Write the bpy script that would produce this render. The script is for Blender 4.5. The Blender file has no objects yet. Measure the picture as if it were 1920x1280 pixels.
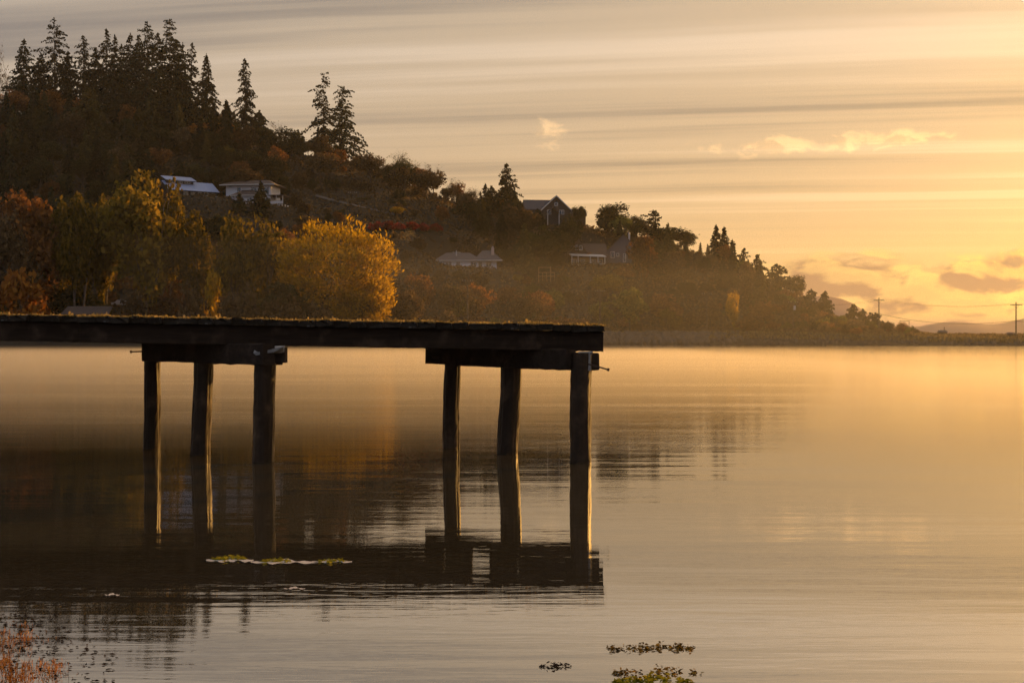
import bpy, math, random
import numpy as np
from mathutils import Vector, Matrix

R = math.radians
random.seed(7)
rng = np.random.default_rng(7)
scene = bpy.context.scene
col = scene.collection

# ------------------------------------------------------------------ camera
F = 2666.7            # focal length in pixels of a 1920 px wide frame (50 mm on 36 mm)
CH = 1.76             # eye height above the water
HZ = 632.0            # pixel row of the horizon
cam_d = bpy.data.cameras.new('camera')
cam_d.lens = 50; cam_d.sensor_width = 36; cam_d.clip_start = 0.1; cam_d.clip_end = 20000
cam = bpy.data.objects.new('camera', cam_d); col.objects.link(cam)
cam.location = (0, 0, CH)
cam.rotation_euler = (R(90) - math.atan((640 - HZ) / F), 0, 0)
scene.camera = cam

# ------------------------------------------------------------------ render / exposure
scene.view_settings.view_transform = 'Standard'
scene.view_settings.look = 'None'
scene.view_settings.exposure = 0.45
scene.view_settings.gamma = 1.0
scene.cycles.use_denoising = True
scene.cycles.denoising_prefilter = 'FAST'
scene.cycles.max_bounces = 4
scene.cycles.diffuse_bounces = 2
scene.cycles.use_adaptive_sampling = True
scene.cycles.adaptive_threshold = 0.03
scene.cycles.transparent_max_bounces = 6
scene.cycles.volume_bounces = 0
scene.cycles.glossy_bounces = 3
scene.cycles.caustics_reflective = False
scene.cycles.caustics_refractive = False
scene.cycles.sample_clamp_indirect = 4.0

# ------------------------------------------------------------------ sun and sky
SUN_AZ, SUN_EL = R(42), R(10.0)
S = Vector((math.sin(SUN_AZ) * math.cos(SUN_EL), math.cos(SUN_AZ) * math.cos(SUN_EL), math.sin(SUN_EL)))
sun_d = bpy.data.lights.new('sun', 'SUN')
sun_d.energy = 5.0; sun_d.angle = R(0.6); sun_d.color = (1.0, 0.50, 0.12)
sun = bpy.data.objects.new('sun', sun_d); col.objects.link(sun)
sun.rotation_euler = S.to_track_quat('Z', 'Y').to_euler()

world = bpy.data.worlds.new('World'); scene.world = world
world.use_nodes = True
world.cycles.sampling_method = 'MANUAL'; world.cycles.sample_map_resolution = 256
NT = world.node_tree
NT.nodes.clear()

class NB:
    """small node-graph writer"""
    def __init__(s, nt): s.nt = nt
    def n(s, t, **kw):
        x = s.nt.nodes.new(t)
        for k, v in kw.items(): setattr(x, k, v)
        return x
    def put(s, sock, v):
        if v is None: return
        if hasattr(v, 'is_output'): s.nt.links.new(v, sock)
        elif isinstance(v, (tuple, list)):
            sock.default_value = tuple(v) + ((1,) if len(v) == 3 and len(sock.default_value) == 4 else ())
        else: sock.default_value = v
    def m(s, op, a, b=None, c=None, clamp=False):
        x = s.n('ShaderNodeMath', operation=op, use_clamp=clamp)
        for i, v in enumerate((a, b, c)): s.put(x.inputs[i], v)
        return x.outputs[0]
    def vm(s, op, a, b=None, out=0):
        x = s.n('ShaderNodeVectorMath', operation=op)
        s.put(x.inputs[0], a)
        if b is not None: s.put(x.inputs['Scale'] if op == 'SCALE' else x.inputs[1], b)
        return x.outputs['Value'] if op in ('DOT_PRODUCT', 'LENGTH') else x.outputs[0]
    def mix(s, f, a, b, blend='MIX'):
        x = s.n('ShaderNodeMix', data_type='RGBA', blend_type=blend)
        s.put(x.inputs[0], f); s.put(x.inputs[6], a); s.put(x.inputs[7], b)
        return x.outputs[2]
    def noise(s, vec, scale, detail=4, rough=0.5, dist=0.0, out='Fac'):
        x = s.n('ShaderNodeTexNoise')
        if vec is not None: s.nt.links.new(vec, x.inputs['Vector'])
        x.inputs['Scale'].default_value = scale; x.inputs['Detail'].default_value = detail
        x.inputs['Roughness'].default_value = rough; x.inputs['Distortion'].default_value = dist
        return x.outputs[out]
    def comb(s, a, b, c):
        x = s.n('ShaderNodeCombineXYZ')
        for i, v in enumerate((a, b, c)): s.put(x.inputs[i], v)
        return x.outputs[0]
    def sep(s, v):
        x = s.n('ShaderNodeSeparateXYZ'); s.nt.links.new(v, x.inputs[0]); return x.outputs
    def step(s, v, lo, hi, a=0.0, b=1.0):
        x = s.n('ShaderNodeMapRange', interpolation_type='SMOOTHSTEP')
        s.put(x.inputs[0], v); s.put(x.inputs[1], lo); s.put(x.inputs[2], hi); s.put(x.inputs[3], a); s.put(x.inputs[4], b)
        return x.outputs[0]
    def ramp(s, fac, stops):
        x = s.n('ShaderNodeValToRGB'); e = x.color_ramp.elements
        while len(e) < len(stops): e.new(0.5)
        for el, (p, c) in zip(e, stops): el.position = p; el.color = tuple(c) + (1,)
        s.put(x.inputs[0], fac); return x.outputs[0]

def build_sky():
    b = NB(NT)
    tc = b.n('ShaderNodeTexCoord')
    D = b.vm('NORMALIZE', tc.outputs['Generated'])
    x, y, z = b.sep(D)
    zc = b.m('MAXIMUM', z, 0.0)
    eld = b.m('MULTIPLY', b.m('ARCSINE', zc), 57.2958)           # elevation, degrees
    azd = b.m('MULTIPLY', b.m('ARCTAN2', x, y), 57.2958)         # azimuth from +Y, degrees
    cs = b.vm('DOT_PRODUCT', D, tuple(S))
    ang = b.m('MULTIPLY', b.m('ARCCOSINE', b.m('MINIMUM', cs, 1.0)), 57.2958)
    glow = b.m('MINIMUM', b.m('POWER', 2.71828, b.m('MULTIPLY', b.m('SUBTRACT', ang, 9.0), -1 / 15.0)), 1.15)
    hor = b.m('POWER', 2.71828, b.m('MULTIPLY', eld, -1 / 5.6))
    anti = b.step(ang, 35, 150)
    sky = b.n('ShaderNodeTexSky', sky_type='NISHITA', sun_disc=False, sun_elevation=SUN_EL, sun_rotation=SUN_AZ,
              air_density=1.4, dust_density=2.5)
    sky_c = b.vm('SCALE', sky.outputs[0], 0.085)
    # thin high cloud sheet lit by the low sun: tan overhead, gold near the sun and the horizon, blue-grey away from it
    warm = b.m('ADD', b.m('MULTIPLY', hor, 0.70), b.m('MULTIPLY', glow, 0.64), clamp=True)
    sheet = b.mix(warm, (0.42, 0.352, 0.280), (0.95, 0.47, 0.085))
    sheet = b.vm('SCALE', sheet, b.m('ADD', 0.84, b.m('MULTIPLY', glow, 0.36)))
    sheet = b.mix(anti, sheet, (0.25, 0.28, 0.36))
    base = b.mix(0.88, sky_c, sheet)
    # long streaks on a cloud plane overhead
    inv = b.m('DIVIDE', 1.0, b.m('ADD', zc, 0.03))
    px_ = b.m('MULTIPLY', x, inv); py_ = b.m('MULTIPLY', y, inv)
    q = b.m('ADD', py_, b.m('MULTIPLY', px_, 0.16))
    wob = b.noise(b.comb(b.m('MULTIPLY', px_, 0.25), b.m('MULTIPLY', q, 0.5), 3.3), 1.0, 2)
    q2 = b.m('ADD', q, b.m('MULTIPLY', wob, 0.5))
    s1 = b.noise(b.comb(b.m('MULTIPLY', px_, 0.13), b.m('MULTIPLY', q2, 2.1), 0.0), 1.0, 5, 0.6)
    s2 = b.noise(b.comb(b.m('MULTIPLY', px_, 0.10), b.m('MULTIPLY', q2, 0.75), 7.0), 1.0, 3, 0.5)
    st = b.m('ADD', b.m('MULTIPLY', s1, 0.6), b.m('MULTIPLY', s2, 0.55))
    fade = b.step(eld, 2.5, 7.5)
    dark = b.m('MULTIPLY', b.step(st, 0.58, 0.42), fade)
    lite = b.m('MULTIPLY', b.step(st, 0.58, 0.74), b.m('ADD', 0.25, b.m('MULTIPLY', fade, 0.75)))
    base = b.mix(b.m('MULTIPLY', dark, 0.95), base, b.vm('MULTIPLY', base, (0.55, 0.58, 0.66)))
    base = b.mix(b.m('MULTIPLY', lite, 0.9), base, b.vm('ADD', b.vm('MULTIPLY', base, (1.28, 1.30, 1.36)), (0.02, 0.02, 0.02)))
    # broken low cumulus and small puffs, in azimuth / elevation
    def cumulus(base, c0, scale, stretch, lo, hi, mask, rim, body, seed):
        p = b.comb(b.m('MULTIPLY', azd, scale), b.m('MULTIPLY', eld, scale * stretch), seed)
        n = b.noise(p, 1.0, 5, 0.6, 0.35)
        ps = b.vm('ADD', p, (0.16, 0.34, 0.0))
        ns = b.noise(ps, 1.0, 3, 0.5, 0.35)
        dens = b.m('ADD', n, mask)
        a = b.step(dens, lo, hi)
        lit = b.step(b.m('SUBTRACT', n, ns), -0.11, 0.07)
        thick = b.step(dens, hi - 0.02, hi + 0.22)
        lit = b.m('MULTIPLY', lit, b.m('SUBTRACT', 1.0, b.m('MULTIPLY', thick, 0.4)))
        c = b.mix(lit, body, rim)
        return b.mix(a, base, c)
    def blob(a0, e0, wa, we, amp):
        da = b.m('DIVIDE', b.m('SUBTRACT', azd, a0), wa); de = b.m('DIVIDE', b.m('SUBTRACT', eld, e0), we)
        r2 = b.m('ADD', b.m('MULTIPLY', da, da), b.m('MULTIPLY', de, de))
        return b.m('MULTIPLY', b.m('POWER', 2.71828, b.m('MULTIPLY', r2, -1.0)), amp)
    g1 = b.m('ADD', 0.55, b.m('MULTIPLY', glow, 0.5))
    rim = b.vm('SCALE', b.mix(b.m('MULTIPLY', glow, 2.4, clamp=True), (0.62, 0.45, 0.28), (1.55, 0.84, 0.18)), g1)
    body = b.vm('SCALE', b.mix(hor, (0.46, 0.28, 0.15), (0.52, 0.26, 0.12)), g1)
    # puffs: scattered small clouds between 4 and 9 degrees
    pm = b.m('SUBTRACT', b.m('ADD', blob(14.5, 7.6, 4.6, 0.6, 0.46), b.m('ADD', blob(1.7, 8.2, 1.3, 0.8, 0.46),
         b.m('ADD', blob(-2.5, 8.2, 1.6, 0.4, 0.30), b.m('ADD', blob(20.5, 4.6, 1.6, 0.35, 0.42), blob(9.2, 7.4, 3.0, 0.5, 0.33))))), 0.29)
    base = cumulus(base, 0, 0.62, 1.9, 0.50, 0.74, pm, b.vm('MULTIPLY', base, (1.55, 1.42, 1.22)), b.vm('MULTIPLY', base, (1.18, 1.10, 1.0)), 4.0)
    # bank of cumulus all round the horizon, up to about 3 degrees
    up = b.m('SUBTRACT', b.m('ADD', b.m('MULTIPLY', b.step(eld, 3.7, 1.9), 0.36), b.m('MULTIPLY', b.step(eld, 1.2, 0.2), 0.2)), b.m('MULTIPLY', b.step(eld, 3.2, 4.4), 0.4))
    base = cumulus(base, 0, 0.36, 2.2, 0.53, 0.70, up, rim, body, 11.3)
    # grey-mauve murk right on the horizon
    murk = b.vm('SCALE', b.mix(anti, (0.41, 0.215, 0.135), (0.2, 0.2, 0.24)), b.m('ADD', 0.75, b.m('MULTIPLY', glow, 0.4)))
    base = b.mix(b.m('MULTIPLY', b.step(eld, 0.9, 0.3), 0.85), base, murk)
    # under the horizon only the dull ground colour
    base = b.mix(b.step(z, 0.0, -0.02), base, (0.10, 0.08, 0.06))
    bg = b.n('ShaderNodeBackground'); NT.links.new(b.vm('SCALE', base, 10.0), bg.inputs[0]); bg.inputs[1].default_value = 0.1
    out = b.n('ShaderNodeOutputWorld'); NT.links.new(bg.outputs[0], out.inputs[0])
build_sky()

# ------------------------------------------------------------------ helpers
def tag(o, label=None, cat=None, group=None, kind=None):
    if label: o['label'] = label
    if cat: o['category'] = cat
    if group: o['group'] = group
    if kind: o['kind'] = kind
    return o

def new_mesh(name, verts, faces, mat=None, smooth=False):
    """faces: an (M,3|4) array or list of such arrays / index lists"""
    me = bpy.data.meshes.new(name)
    v = np.asarray(verts, dtype=np.float32).reshape(-1, 3)
    if isinstance(faces, np.ndarray): blocks = [faces]
    elif len(faces) and isinstance(faces[0], np.ndarray) and faces[0].ndim == 2: blocks = faces
    else: blocks = None
    if blocks is not None:
        li = np.concatenate([f.reshape(-1) for f in blocks]).astype(np.int32)
        tot = np.concatenate([np.full(len(f), f.shape[1]) for f in blocks]).astype(np.int32)
        st = np.concatenate([[0], np.cumsum(tot)[:-1]]).astype(np.int32)
        me.vertices.add(len(v)); me.vertices.foreach_set('co', v.ravel())
        me.loops.add(len(li)); me.loops.foreach_set('vertex_index', li)
        me.polygons.add(len(tot)); me.polygons.foreach_set('loop_start', st); me.polygons.foreach_set('loop_total', tot)
        me.update(calc_edges=True); me.validate()
    else:
        me.from_pydata(v.tolist(), [], [list(f) for f in faces]); me.update()
    if smooth: me.polygons.foreach_set('use_smooth', np.ones(len(me.polygons), dtype=bool))
    if mat: me.materials.append(mat)
    return me

def obj(name, me, parent=None, loc=(0, 0, 0), rz=0.0, scale=None):
    o = bpy.data.objects.new(name, me); col.objects.link(o)
    o.location = loc; o.rotation_euler = (0, 0, rz)
    if scale is not None: o.scale = scale
    if parent: o.parent = parent
    return o

def empty(name, loc=(0, 0, 0), rz=0.0, scale=None):
    o = obj(name, None, None, loc, rz, scale); o.empty_display_size = 0.5
    return o

class MB:
    """collects simple solids into one mesh"""
    def __init__(s): s.v = []; s.f = []
    def add(s, vs, fs):
        k = len(s.v); s.v += [tuple(p) for p in vs]; s.f += [[i + k for i in f] for f in fs]; return s
    def box(s, x0, x1, y0, y1, z0, z1):
        return s.add([(x0, y0, z0), (x1, y0, z0), (x1, y1, z0), (x0, y1, z0), (x0, y0, z1), (x1, y0, z1), (x1, y1, z1), (x0, y1, z1)],
                     [(0, 3, 2, 1), (4, 5, 6, 7), (0, 1, 5, 4), (1, 2, 6, 5), (2, 3, 7, 6), (3, 0, 4, 7)])
    def tube(s, pts, rad, n=6, cap=True):
        pts = [Vector(p) for p in pts]; rings = []
        for i, p in enumerate(pts):
            t = (pts[min(i + 1, len(pts) - 1)] - pts[max(i - 1, 0)]).normalized()
            a = t.orthogonal().normalized(); c = t.cross(a)
            r = rad[i] if isinstance(rad, (list, tuple)) else rad
            rings.append([p + (a * math.cos(2 * math.pi * k / n) + c * math.sin(2 * math.pi * k / n)) * r for k in range(n)])
        k0 = len(s.v)
        for ring in rings: s.v += [tuple(p) for p in ring]
        for i in range(len(rings) - 1):
            for k in range(n):
                a, b_ = k0 + i * n + k, k0 + i * n + (k + 1) % n
                s.f.append([a, b_, b_ + n, a + n])
        if cap:
            s.f.append([k0 + k for k in range(n)][::-1]); s.f.append([k0 + (len(rings) - 1) * n + k for k in range(n)])
        return s
    def hip(s, x0, x1, y0, y1, z0, z1, inset, over=0.0, th=0.18):
        """hipped roof (inset > 0) or gable roof with ridge along x (inset = 0), closed underneath"""
        x0 -= over; x1 += over; y0 -= over; y1 += over; ym = (y0 + y1) / 2
        b0 = [(x0, y0, z0 - th), (x1, y0, z0 - th), (x1, y1, z0 - th), (x0, y1, z0 - th)]
        b1 = [(x0, y0, z0), (x1, y0, z0), (x1, y1, z0), (x0, y1, z0)]
        r = [(x0 + inset, ym, z1), (x1 - inset, ym, z1)]
        return s.add(b0 + b1 + r, [(0, 3, 2, 1), (0, 1, 5, 4), (1, 2, 6, 5), (2, 3, 7, 6), (3, 0, 4, 7),
                                   (4, 5, 9, 8), (6, 7, 8, 9), (5, 6, 9), (7, 4, 8)])
    def gable_y(s, x0, x1, y0, y1, z0, z1, over=0.4, th=0.22):
        """gable roof slabs with the ridge along y"""
        xm = (x0 + x1) / 2
        k = (z1 - z0) / (xm - x0)
        for sgn, xe in ((-1, x0 - over), (1, x1 + over)):
            ze = z0 - over * k
            p = [(xm, y0 - over, z1), (xe, y0 - over, ze), (xe, y1 + over, ze), (xm, y1 + over, z1)]
            q = [(a, b_, c + th) for a, b_, c in p]
            s.add(p + q, [(0, 1, 2, 3), (7, 6, 5, 4), (0, 4, 5, 1), (1, 5, 6, 2), (2, 6, 7, 3), (3, 7, 4, 0)])
        return s
    def prism_y(s, x0, x1, y0, y1, z0, z1):
        """triangular gable wall between y0 and y1"""
        xm = (x0 + x1) / 2
        return s.add([(x0, y0, z0), (x1, y0, z0), (xm, y0, z1), (x0, y1, z0), (x1, y1, z0), (xm, y1, z1)],
                     [(0, 1, 2), (5, 4, 3), (0, 3, 4, 1), (1, 4, 5, 2), (2, 5, 3, 0)])
    def build(s, name, mat, parent=None, smooth=False, **kw):
        return obj(name, new_mesh(name, s.v, s.f, mat, smooth), parent, **kw)

# ------------------------------------------------------------------ materials
def mat_new(name):
    m = bpy.data.materials.new(name); m.use_nodes = True
    nt = m.node_tree; nt.nodes.clear()
    b = NB(nt); out = b.n('ShaderNodeOutputMaterial')
    return m, b, out
def principled(b, out, colour, rough=0.8, spec=0.3, normal=None, **kw):
    p = b.n('ShaderNodeBsdfPrincipled')
    b.put(p.inputs['Base Color'], colour); b.put(p.inputs['Roughness'], rough); b.put(p.inputs['Specular IOR Level'], spec)
    if normal is not None: b.nt.links.new(normal, p.inputs['Normal'])
    for k, v in kw.items(): b.put(p.inputs[k], v)
    b.nt.links.new(p.outputs[0], out.inputs[0]); return p
def bump(b, h, strength=0.5, dist=0.02):
    x = b.n('ShaderNodeBump'); x.inputs['Strength'].default_value = strength; x.inputs['Distance'].default_value = dist
    b.nt.links.new(h, x.inputs['Height']); return x.outputs[0]

def plain(name, c, rough=0.8, var=0.25, scale=1.5, spec=0.3):
    m, b, out = mat_new(name)
    tc = b.n('ShaderNodeTexCoord')
    n = b.noise(tc.outputs['Object'], scale, 5, 0.6)
    cc = b.mix(n, tuple(v * (1 - var) for v in c), tuple(min(1, v * (1 + var)) for v in c))
    principled(b, out, cc, rough, spec); return m

def foliage(name, stops, trans=0.35, objvar=0.42):
    """leaf material: colour differs from leaf to leaf and from tree to tree"""
    m, b, out = mat_new(name)
    g = b.n('ShaderNodeNewGeometry'); oi = b.n('ShaderNodeObjectInfo')
    c = b.ramp(g.outputs['Random Per Island'], stops)
    k = b.m('ADD', 1 - objvar, b.m('MULTIPLY', oi.outputs['Random'], 2 * objvar))
    c = b.vm('SCALE', c, k)
    d = b.n('ShaderNodeBsdfDiffuse'); t = b.n('ShaderNodeBsdfTranslucent'); mx = b.n('ShaderNodeMixShader')
    b.nt.links.new(c, d.inputs[0]); b.nt.links.new(c, t.inputs[0]); mx.inputs[0].default_value = trans
    b.nt.links.new(d.outputs[0], mx.inputs[1]); b.nt.links.new(t.outputs[0], mx.inputs[2])
    b.nt.links.new(mx.outputs[0], out.inputs[0]); return m

def wood(name, c0, c1, axis='X', sc=1.0, moss=False, rough=0.85, spec=0.25, bs=0.9):
    m, b, out = mat_new(name)
    tc = b.n('ShaderNodeTexCoord'); x, y, z = b.sep(tc.outputs['Object'])
    st = {'X': (0.6, 9, 9), 'Y': (9, 0.6, 9), 'Z': (9, 9, 0.6)}[axis]
    v = b.comb(b.m('MULTIPLY', x, st[0] * sc), b.m('MULTIPLY', y, st[1] * sc), b.m('MULTIPLY', z, st[2] * sc))
    grain = b.noise(v, 1.6, 8, 0.65, 0.6)
    blot = b.noise(tc.outputs['Object'], 2.3, 5, 0.6)
    c = b.ramp(grain, [(0.25, c0), (0.75, c1)])
    c = b.mix(b.step(blot, 0.5, 0.72), c, tuple(v_ * 1.9 for v_ in c1))
    if moss:
        mo = b.noise(tc.outputs['Object'], 5.0, 6, 0.7)
        c = b.mix(b.step(mo, 0.54, 0.66), c, (0.26, 0.25, 0.24))
    nrm = bump(b, b.m('ADD', b.m('MULTIPLY', grain, 1.0), b.m('MULTIPLY', blot, 0.6)), bs, 0.02)
    principled(b, out, c, rough, spec, nrm); return m

M = {}
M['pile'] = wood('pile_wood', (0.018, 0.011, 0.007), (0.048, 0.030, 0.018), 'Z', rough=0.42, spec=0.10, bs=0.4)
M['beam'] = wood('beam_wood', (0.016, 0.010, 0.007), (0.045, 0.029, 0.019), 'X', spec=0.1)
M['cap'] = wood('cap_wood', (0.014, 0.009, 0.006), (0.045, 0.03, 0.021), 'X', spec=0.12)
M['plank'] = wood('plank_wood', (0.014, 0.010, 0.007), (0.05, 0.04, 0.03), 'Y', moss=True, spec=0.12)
M['greywood'] = wood('pale_grey_wood', (0.16, 0.15, 0.145), (0.30, 0.29, 0.28), 'X')  # pale tone holds the sky light on the cut pile tops
M['iron'] = plain('rusty_iron', (0.05, 0.028, 0.018), 0.7, 0.4, 20)
M['moss'] = foliage('moss_tufts', [(0.0, (0.16, 0.12, 0.05)), (0.5, (0.28, 0.20, 0.07)), (1.0, (0.40, 0.30, 0.14))], 0.5, 0.1)
M['bark'] = wood('tree_bark', (0.03, 0.022, 0.016), (0.085, 0.065, 0.05), 'Z', 0.2)
M['palebark'] = wood('pale_bark', (0.07, 0.055, 0.045), (0.17, 0.14, 0.115), 'Z', 0.2)
M['twig'] = plain('bare_twigs', (0.06, 0.042, 0.03), 0.9)
M['conifer'] = foliage('conifer_needles', [(0.0, (0.012, 0.017, 0.010)), (0.5, (0.022, 0.028, 0.015)), (1.0, (0.04, 0.042, 0.02))], 0.12)
M['conifer_olive'] = foliage('olive_conifer_needles', [(0.0, (0.036, 0.036, 0.0144)), (0.6, (0.072, 0.0624, 0.0216)), (1.0, (0.108, 0.084, 0.03))], 0.2)
M['green'] = foliage('green_leaves', [(0.0, (0.056, 0.0672, 0.0192)), (0.6, (0.12, 0.1248, 0.032)), (1.0, (0.208, 0.184, 0.04))])
M['darkgreen'] = foliage('dark_green_leaves', [(0.0, (0.0225, 0.0275, 0.0125)), (0.6, (0.04375, 0.04625, 0.01875)), (1.0, (0.075, 0.065, 0.025))], 0.25)
M['olive'] = foliage('olive_gold_leaves', [(0.0, (0.07, 0.06, 0.013)), (0.5, (0.15, 0.11, 0.02)), (1.0, (0.28, 0.18, 0.028))], 0.5, 0.3)
M['gold'] = foliage('golden_leaves', [(0.0, (0.22, 0.13, 0.010)), (0.5, (0.42, 0.255, 0.018)), (1.0, (0.56, 0.36, 0.028))], 0.6, 0.1)
M['russet'] = foliage('russet_leaves', [(0.0, (0.088, 0.0416, 0.0192)), (0.6, (0.176, 0.08, 0.0288)), (1.0, (0.304, 0.136, 0.04))])
M['brown'] = foliage('brown_leaves', [(0.0, (0.0525, 0.0375, 0.021)), (0.6, (0.0975, 0.066, 0.036)), (1.0, (0.165, 0.1125, 0.0525))])
M['orange'] = foliage('orange_leaves', [(0.0, (0.195, 0.0715, 0.0156)), (0.6, (0.338, 0.13, 0.026)), (1.0, (0.468, 0.221, 0.039))], 0.45)
M['red'] = foliage('red_leaves', [(0.0, (0.13, 0.0182, 0.0156)), (1.0, (0.312, 0.0455, 0.0325))], 0.3)
M['white'] = plain('white_siding', (0.58, 0.58, 0.62), 0.7, 0.06, 2)
M['trim'] = plain('white_trim', (0.5, 0.49, 0.48), 0.6, 0.05, 3)
M['bluegrey'] = plain('blue_grey_siding', (0.085, 0.086, 0.105), 0.75, 0.12, 2)
M['darkwall'] = plain('dark_siding', (0.05, 0.042, 0.04), 0.8, 0.15, 2)
M['shingle'] = plain('dark_shingles', (0.085, 0.078, 0.085), 0.85, 0.2, 4)
M['brownshingle'] = plain('brown_shingles', (0.085, 0.062, 0.054), 0.85, 0.2, 4)
M['metalroof'] = plain('pale_blue_metal_roof', (0.30, 0.37, 0.56), 0.45, 0.06, 2, 0.5)
M['glass'] = plain('window_glass', (0.02, 0.022, 0.026), 0.06, 0.1, 1, 0.8)
M['brick'] = plain('pale_chimney', (0.42, 0.33, 0.29), 0.85, 0.2, 6)
M['timber'] = plain('raw_timber', (0.26, 0.16, 0.085), 0.8, 0.25, 3)
M['pole'] = wood('pole_wood', (0.045, 0.034, 0.026), (0.11, 0.085, 0.065), 'Z', 0.5)
M['wire'] = plain('wire', (0.05, 0.045, 0.04), 0.6)
M['grey'] = plain('grey_metal', (0.42, 0.43, 0.45), 0.5, 0.1)
M['carpaint'] = plain('pale_car_paint', (0.50, 0.50, 0.55), 0.3, 0.05, 1, 0.5)
M['rubber'] = plain('rubber', (0.02, 0.02, 0.02), 0.8)
M['asphalt'] = plain('pale_gravel', (0.10, 0.09, 0.085), 0.9, 0.2, 2)
M['rock'] = plain('riprap_rock', (0.10, 0.085, 0.07), 0.85, 0.45, 0.8)
M['algae'] = foliage('yellow_green_algae', [(0.0, (0.12, 0.11, 0.012)), (0.6, (0.26, 0.24, 0.02)), (1.0, (0.40, 0.33, 0.04))], 0.3, 0.0)
M['weed'] = foliage('brown_seaweed', [(0.0, (0.03, 0.02, 0.008)), (0.5, (0.12, 0.08, 0.02)), (1.0, (0.36, 0.22, 0.04))], 0.25, 0.1)
M['foam'] = plain('grey_foam', (0.42, 0.40, 0.40), 0.7, 0.2, 30)
M['marsh'] = foliage('rusty_marsh_stems', [(0.0, (0.14, 0.05, 0.02)), (0.5, (0.36, 0.15, 0.04)), (1.0, (0.60, 0.33, 0.10))], 0.4, 0.3)
M['debris'] = foliage('dark_twigs_afloat', [(0.0, (0.02, 0.015, 0.012)), (1.0, (0.07, 0.045, 0.03))], 0.1, 0.0)
M['grass'] = foliage('dry_shore_grass', [(0.0, (0.098, 0.077, 0.035)), (0.6, (0.196, 0.14, 0.056)), (1.0, (0.336, 0.238, 0.098))], 0.4, 0.0)
M['feather'] = plain('dark_feathers', (0.05, 0.042, 0.035), 0.8)

# ------------------------------------------------------------------ terrain
def itp(tab):
    xs = np.array([t[0] for t in tab], float); ys = np.array([t[1] for t in tab], float)
    return lambda p: np.interp(p, xs, ys)
T_ds = itp([(-1500, 260), (0, 275), (700, 285), (1000, 330), (1160, 378), (1440, 392), (1640, 352), (1900, 305), (2600, 250), (3600, 200)])
T_zb = itp([(-1500, 2.4), (700, 2.4), (1160, 2.8), (1440, 2.9), (1700, 1.7), (1900, 1.2), (3600, 1.2)])
T_fl = itp([(-1500, 50), (700, 45), (1000, 40), (1160, 18), (1440, 14), (1900, 12), (3600, 12)])
T_dr = itp([(-1500, 520), (0, 505), (600, 495), (1000, 482), (1250, 465), (1450, 448), (1650, 405), (1750, 375), (1900, 335), (2600, 285), (3600, 240)])
T_pr = itp([(-1500, 235), (0, 222), (100, 206), (200, 218), (300, 228), (400, 238), (470, 262), (560, 290), (640, 306), (750, 338), (850, 378), (950, 402),
            (1050, 416), (1150, 434), (1250, 458), (1350, 486), (1450, 538), (1550, 590), (1650, 614), (1750, 629), (1900, 630), (3600, 631)])
def lump(X, Y):
    return (np.sin(X * 0.11 + 1.3 * np.sin(Y * 0.05)) * np.sin(Y * 0.085 + 0.7) + 0.6 * np.sin(X * 0.31 + Y * 0.17) * np.sin(Y * 0.23 - X * 0.07))
PADS = []
def terrain(px, d):
    z = terrain0(px, d)
    if PADS:
        X = (np.asarray(px, float) - 960) / F * np.asarray(d, float)
        for (cx, cy, cz, r) in PADS:
            q = np.hypot((X - cx) , (np.asarray(d, float) - cy))
            k = np.clip((r * 1.7 - q) / (r * .7), 0, 1); z = z + (cz - z) * (k * k * (3 - 2 * k))
    return z
def terrain0(px, d):
    px = np.asarray(px, float); d = np.asarray(d, float)
    ds, zb, fl, dr = T_ds(px), T_zb(px), T_fl(px), T_dr(px)
    zr = CH + (HZ - T_pr(px)) / F * dr
    s = d - ds
    z0 = np.where(s < 0, np.maximum(-3.0, s * 0.12), np.minimum(s / 7.0, 1.0) * zb)
    f0 = 7 + fl
    z1 = zb + np.clip((s - 7) / fl, 0, 1) * np.minimum(1.2, np.maximum(zr - zb, 0))
    t = np.clip((s - f0) / np.maximum(dr - ds - f0, 5), 0, 1)
    zt = z1 + np.maximum(zr - z1, 0) * (t * (1.25 - 0.25 * t))
    z = np.where(s < 7, z0, zt)
    X = (px - 960) / F * d
    amp = np.clip((zr - 6) / 25, 0, 1) * np.clip(t * 5, 0, 1) * np.clip((1 - t) * 6, 0.25, 1)
    z = z + lump(X, d) * 1.3 * amp
    over = d - dr
    back = np.where(px > 1500, 0.10 + 0.10 * np.clip((px - 1500) / 250, 0, 1), 0.06)
    z = np.where(over > 0, np.maximum(z - over * back, -3), z)
    return z
def pxof(X, Y): return X / Y * F + 960
def tz(X, Y): return float(terrain(pxof(X, Y), Y))
def pos(px, d, dz=0.0):
    return Vector(((px - 960) / F * d, d, float(terrain(px, d)) + dz))
def ground_at(px, py):
    dd = np.linspace(float(T_ds(px)), float(T_dr(px)) + 5, 500)
    pp = HZ - (terrain(px, dd) - CH) / dd * F
    i = np.argmax(pp <= py) if (pp <= py).any() else len(dd) - 1
    return float(dd[i])

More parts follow.
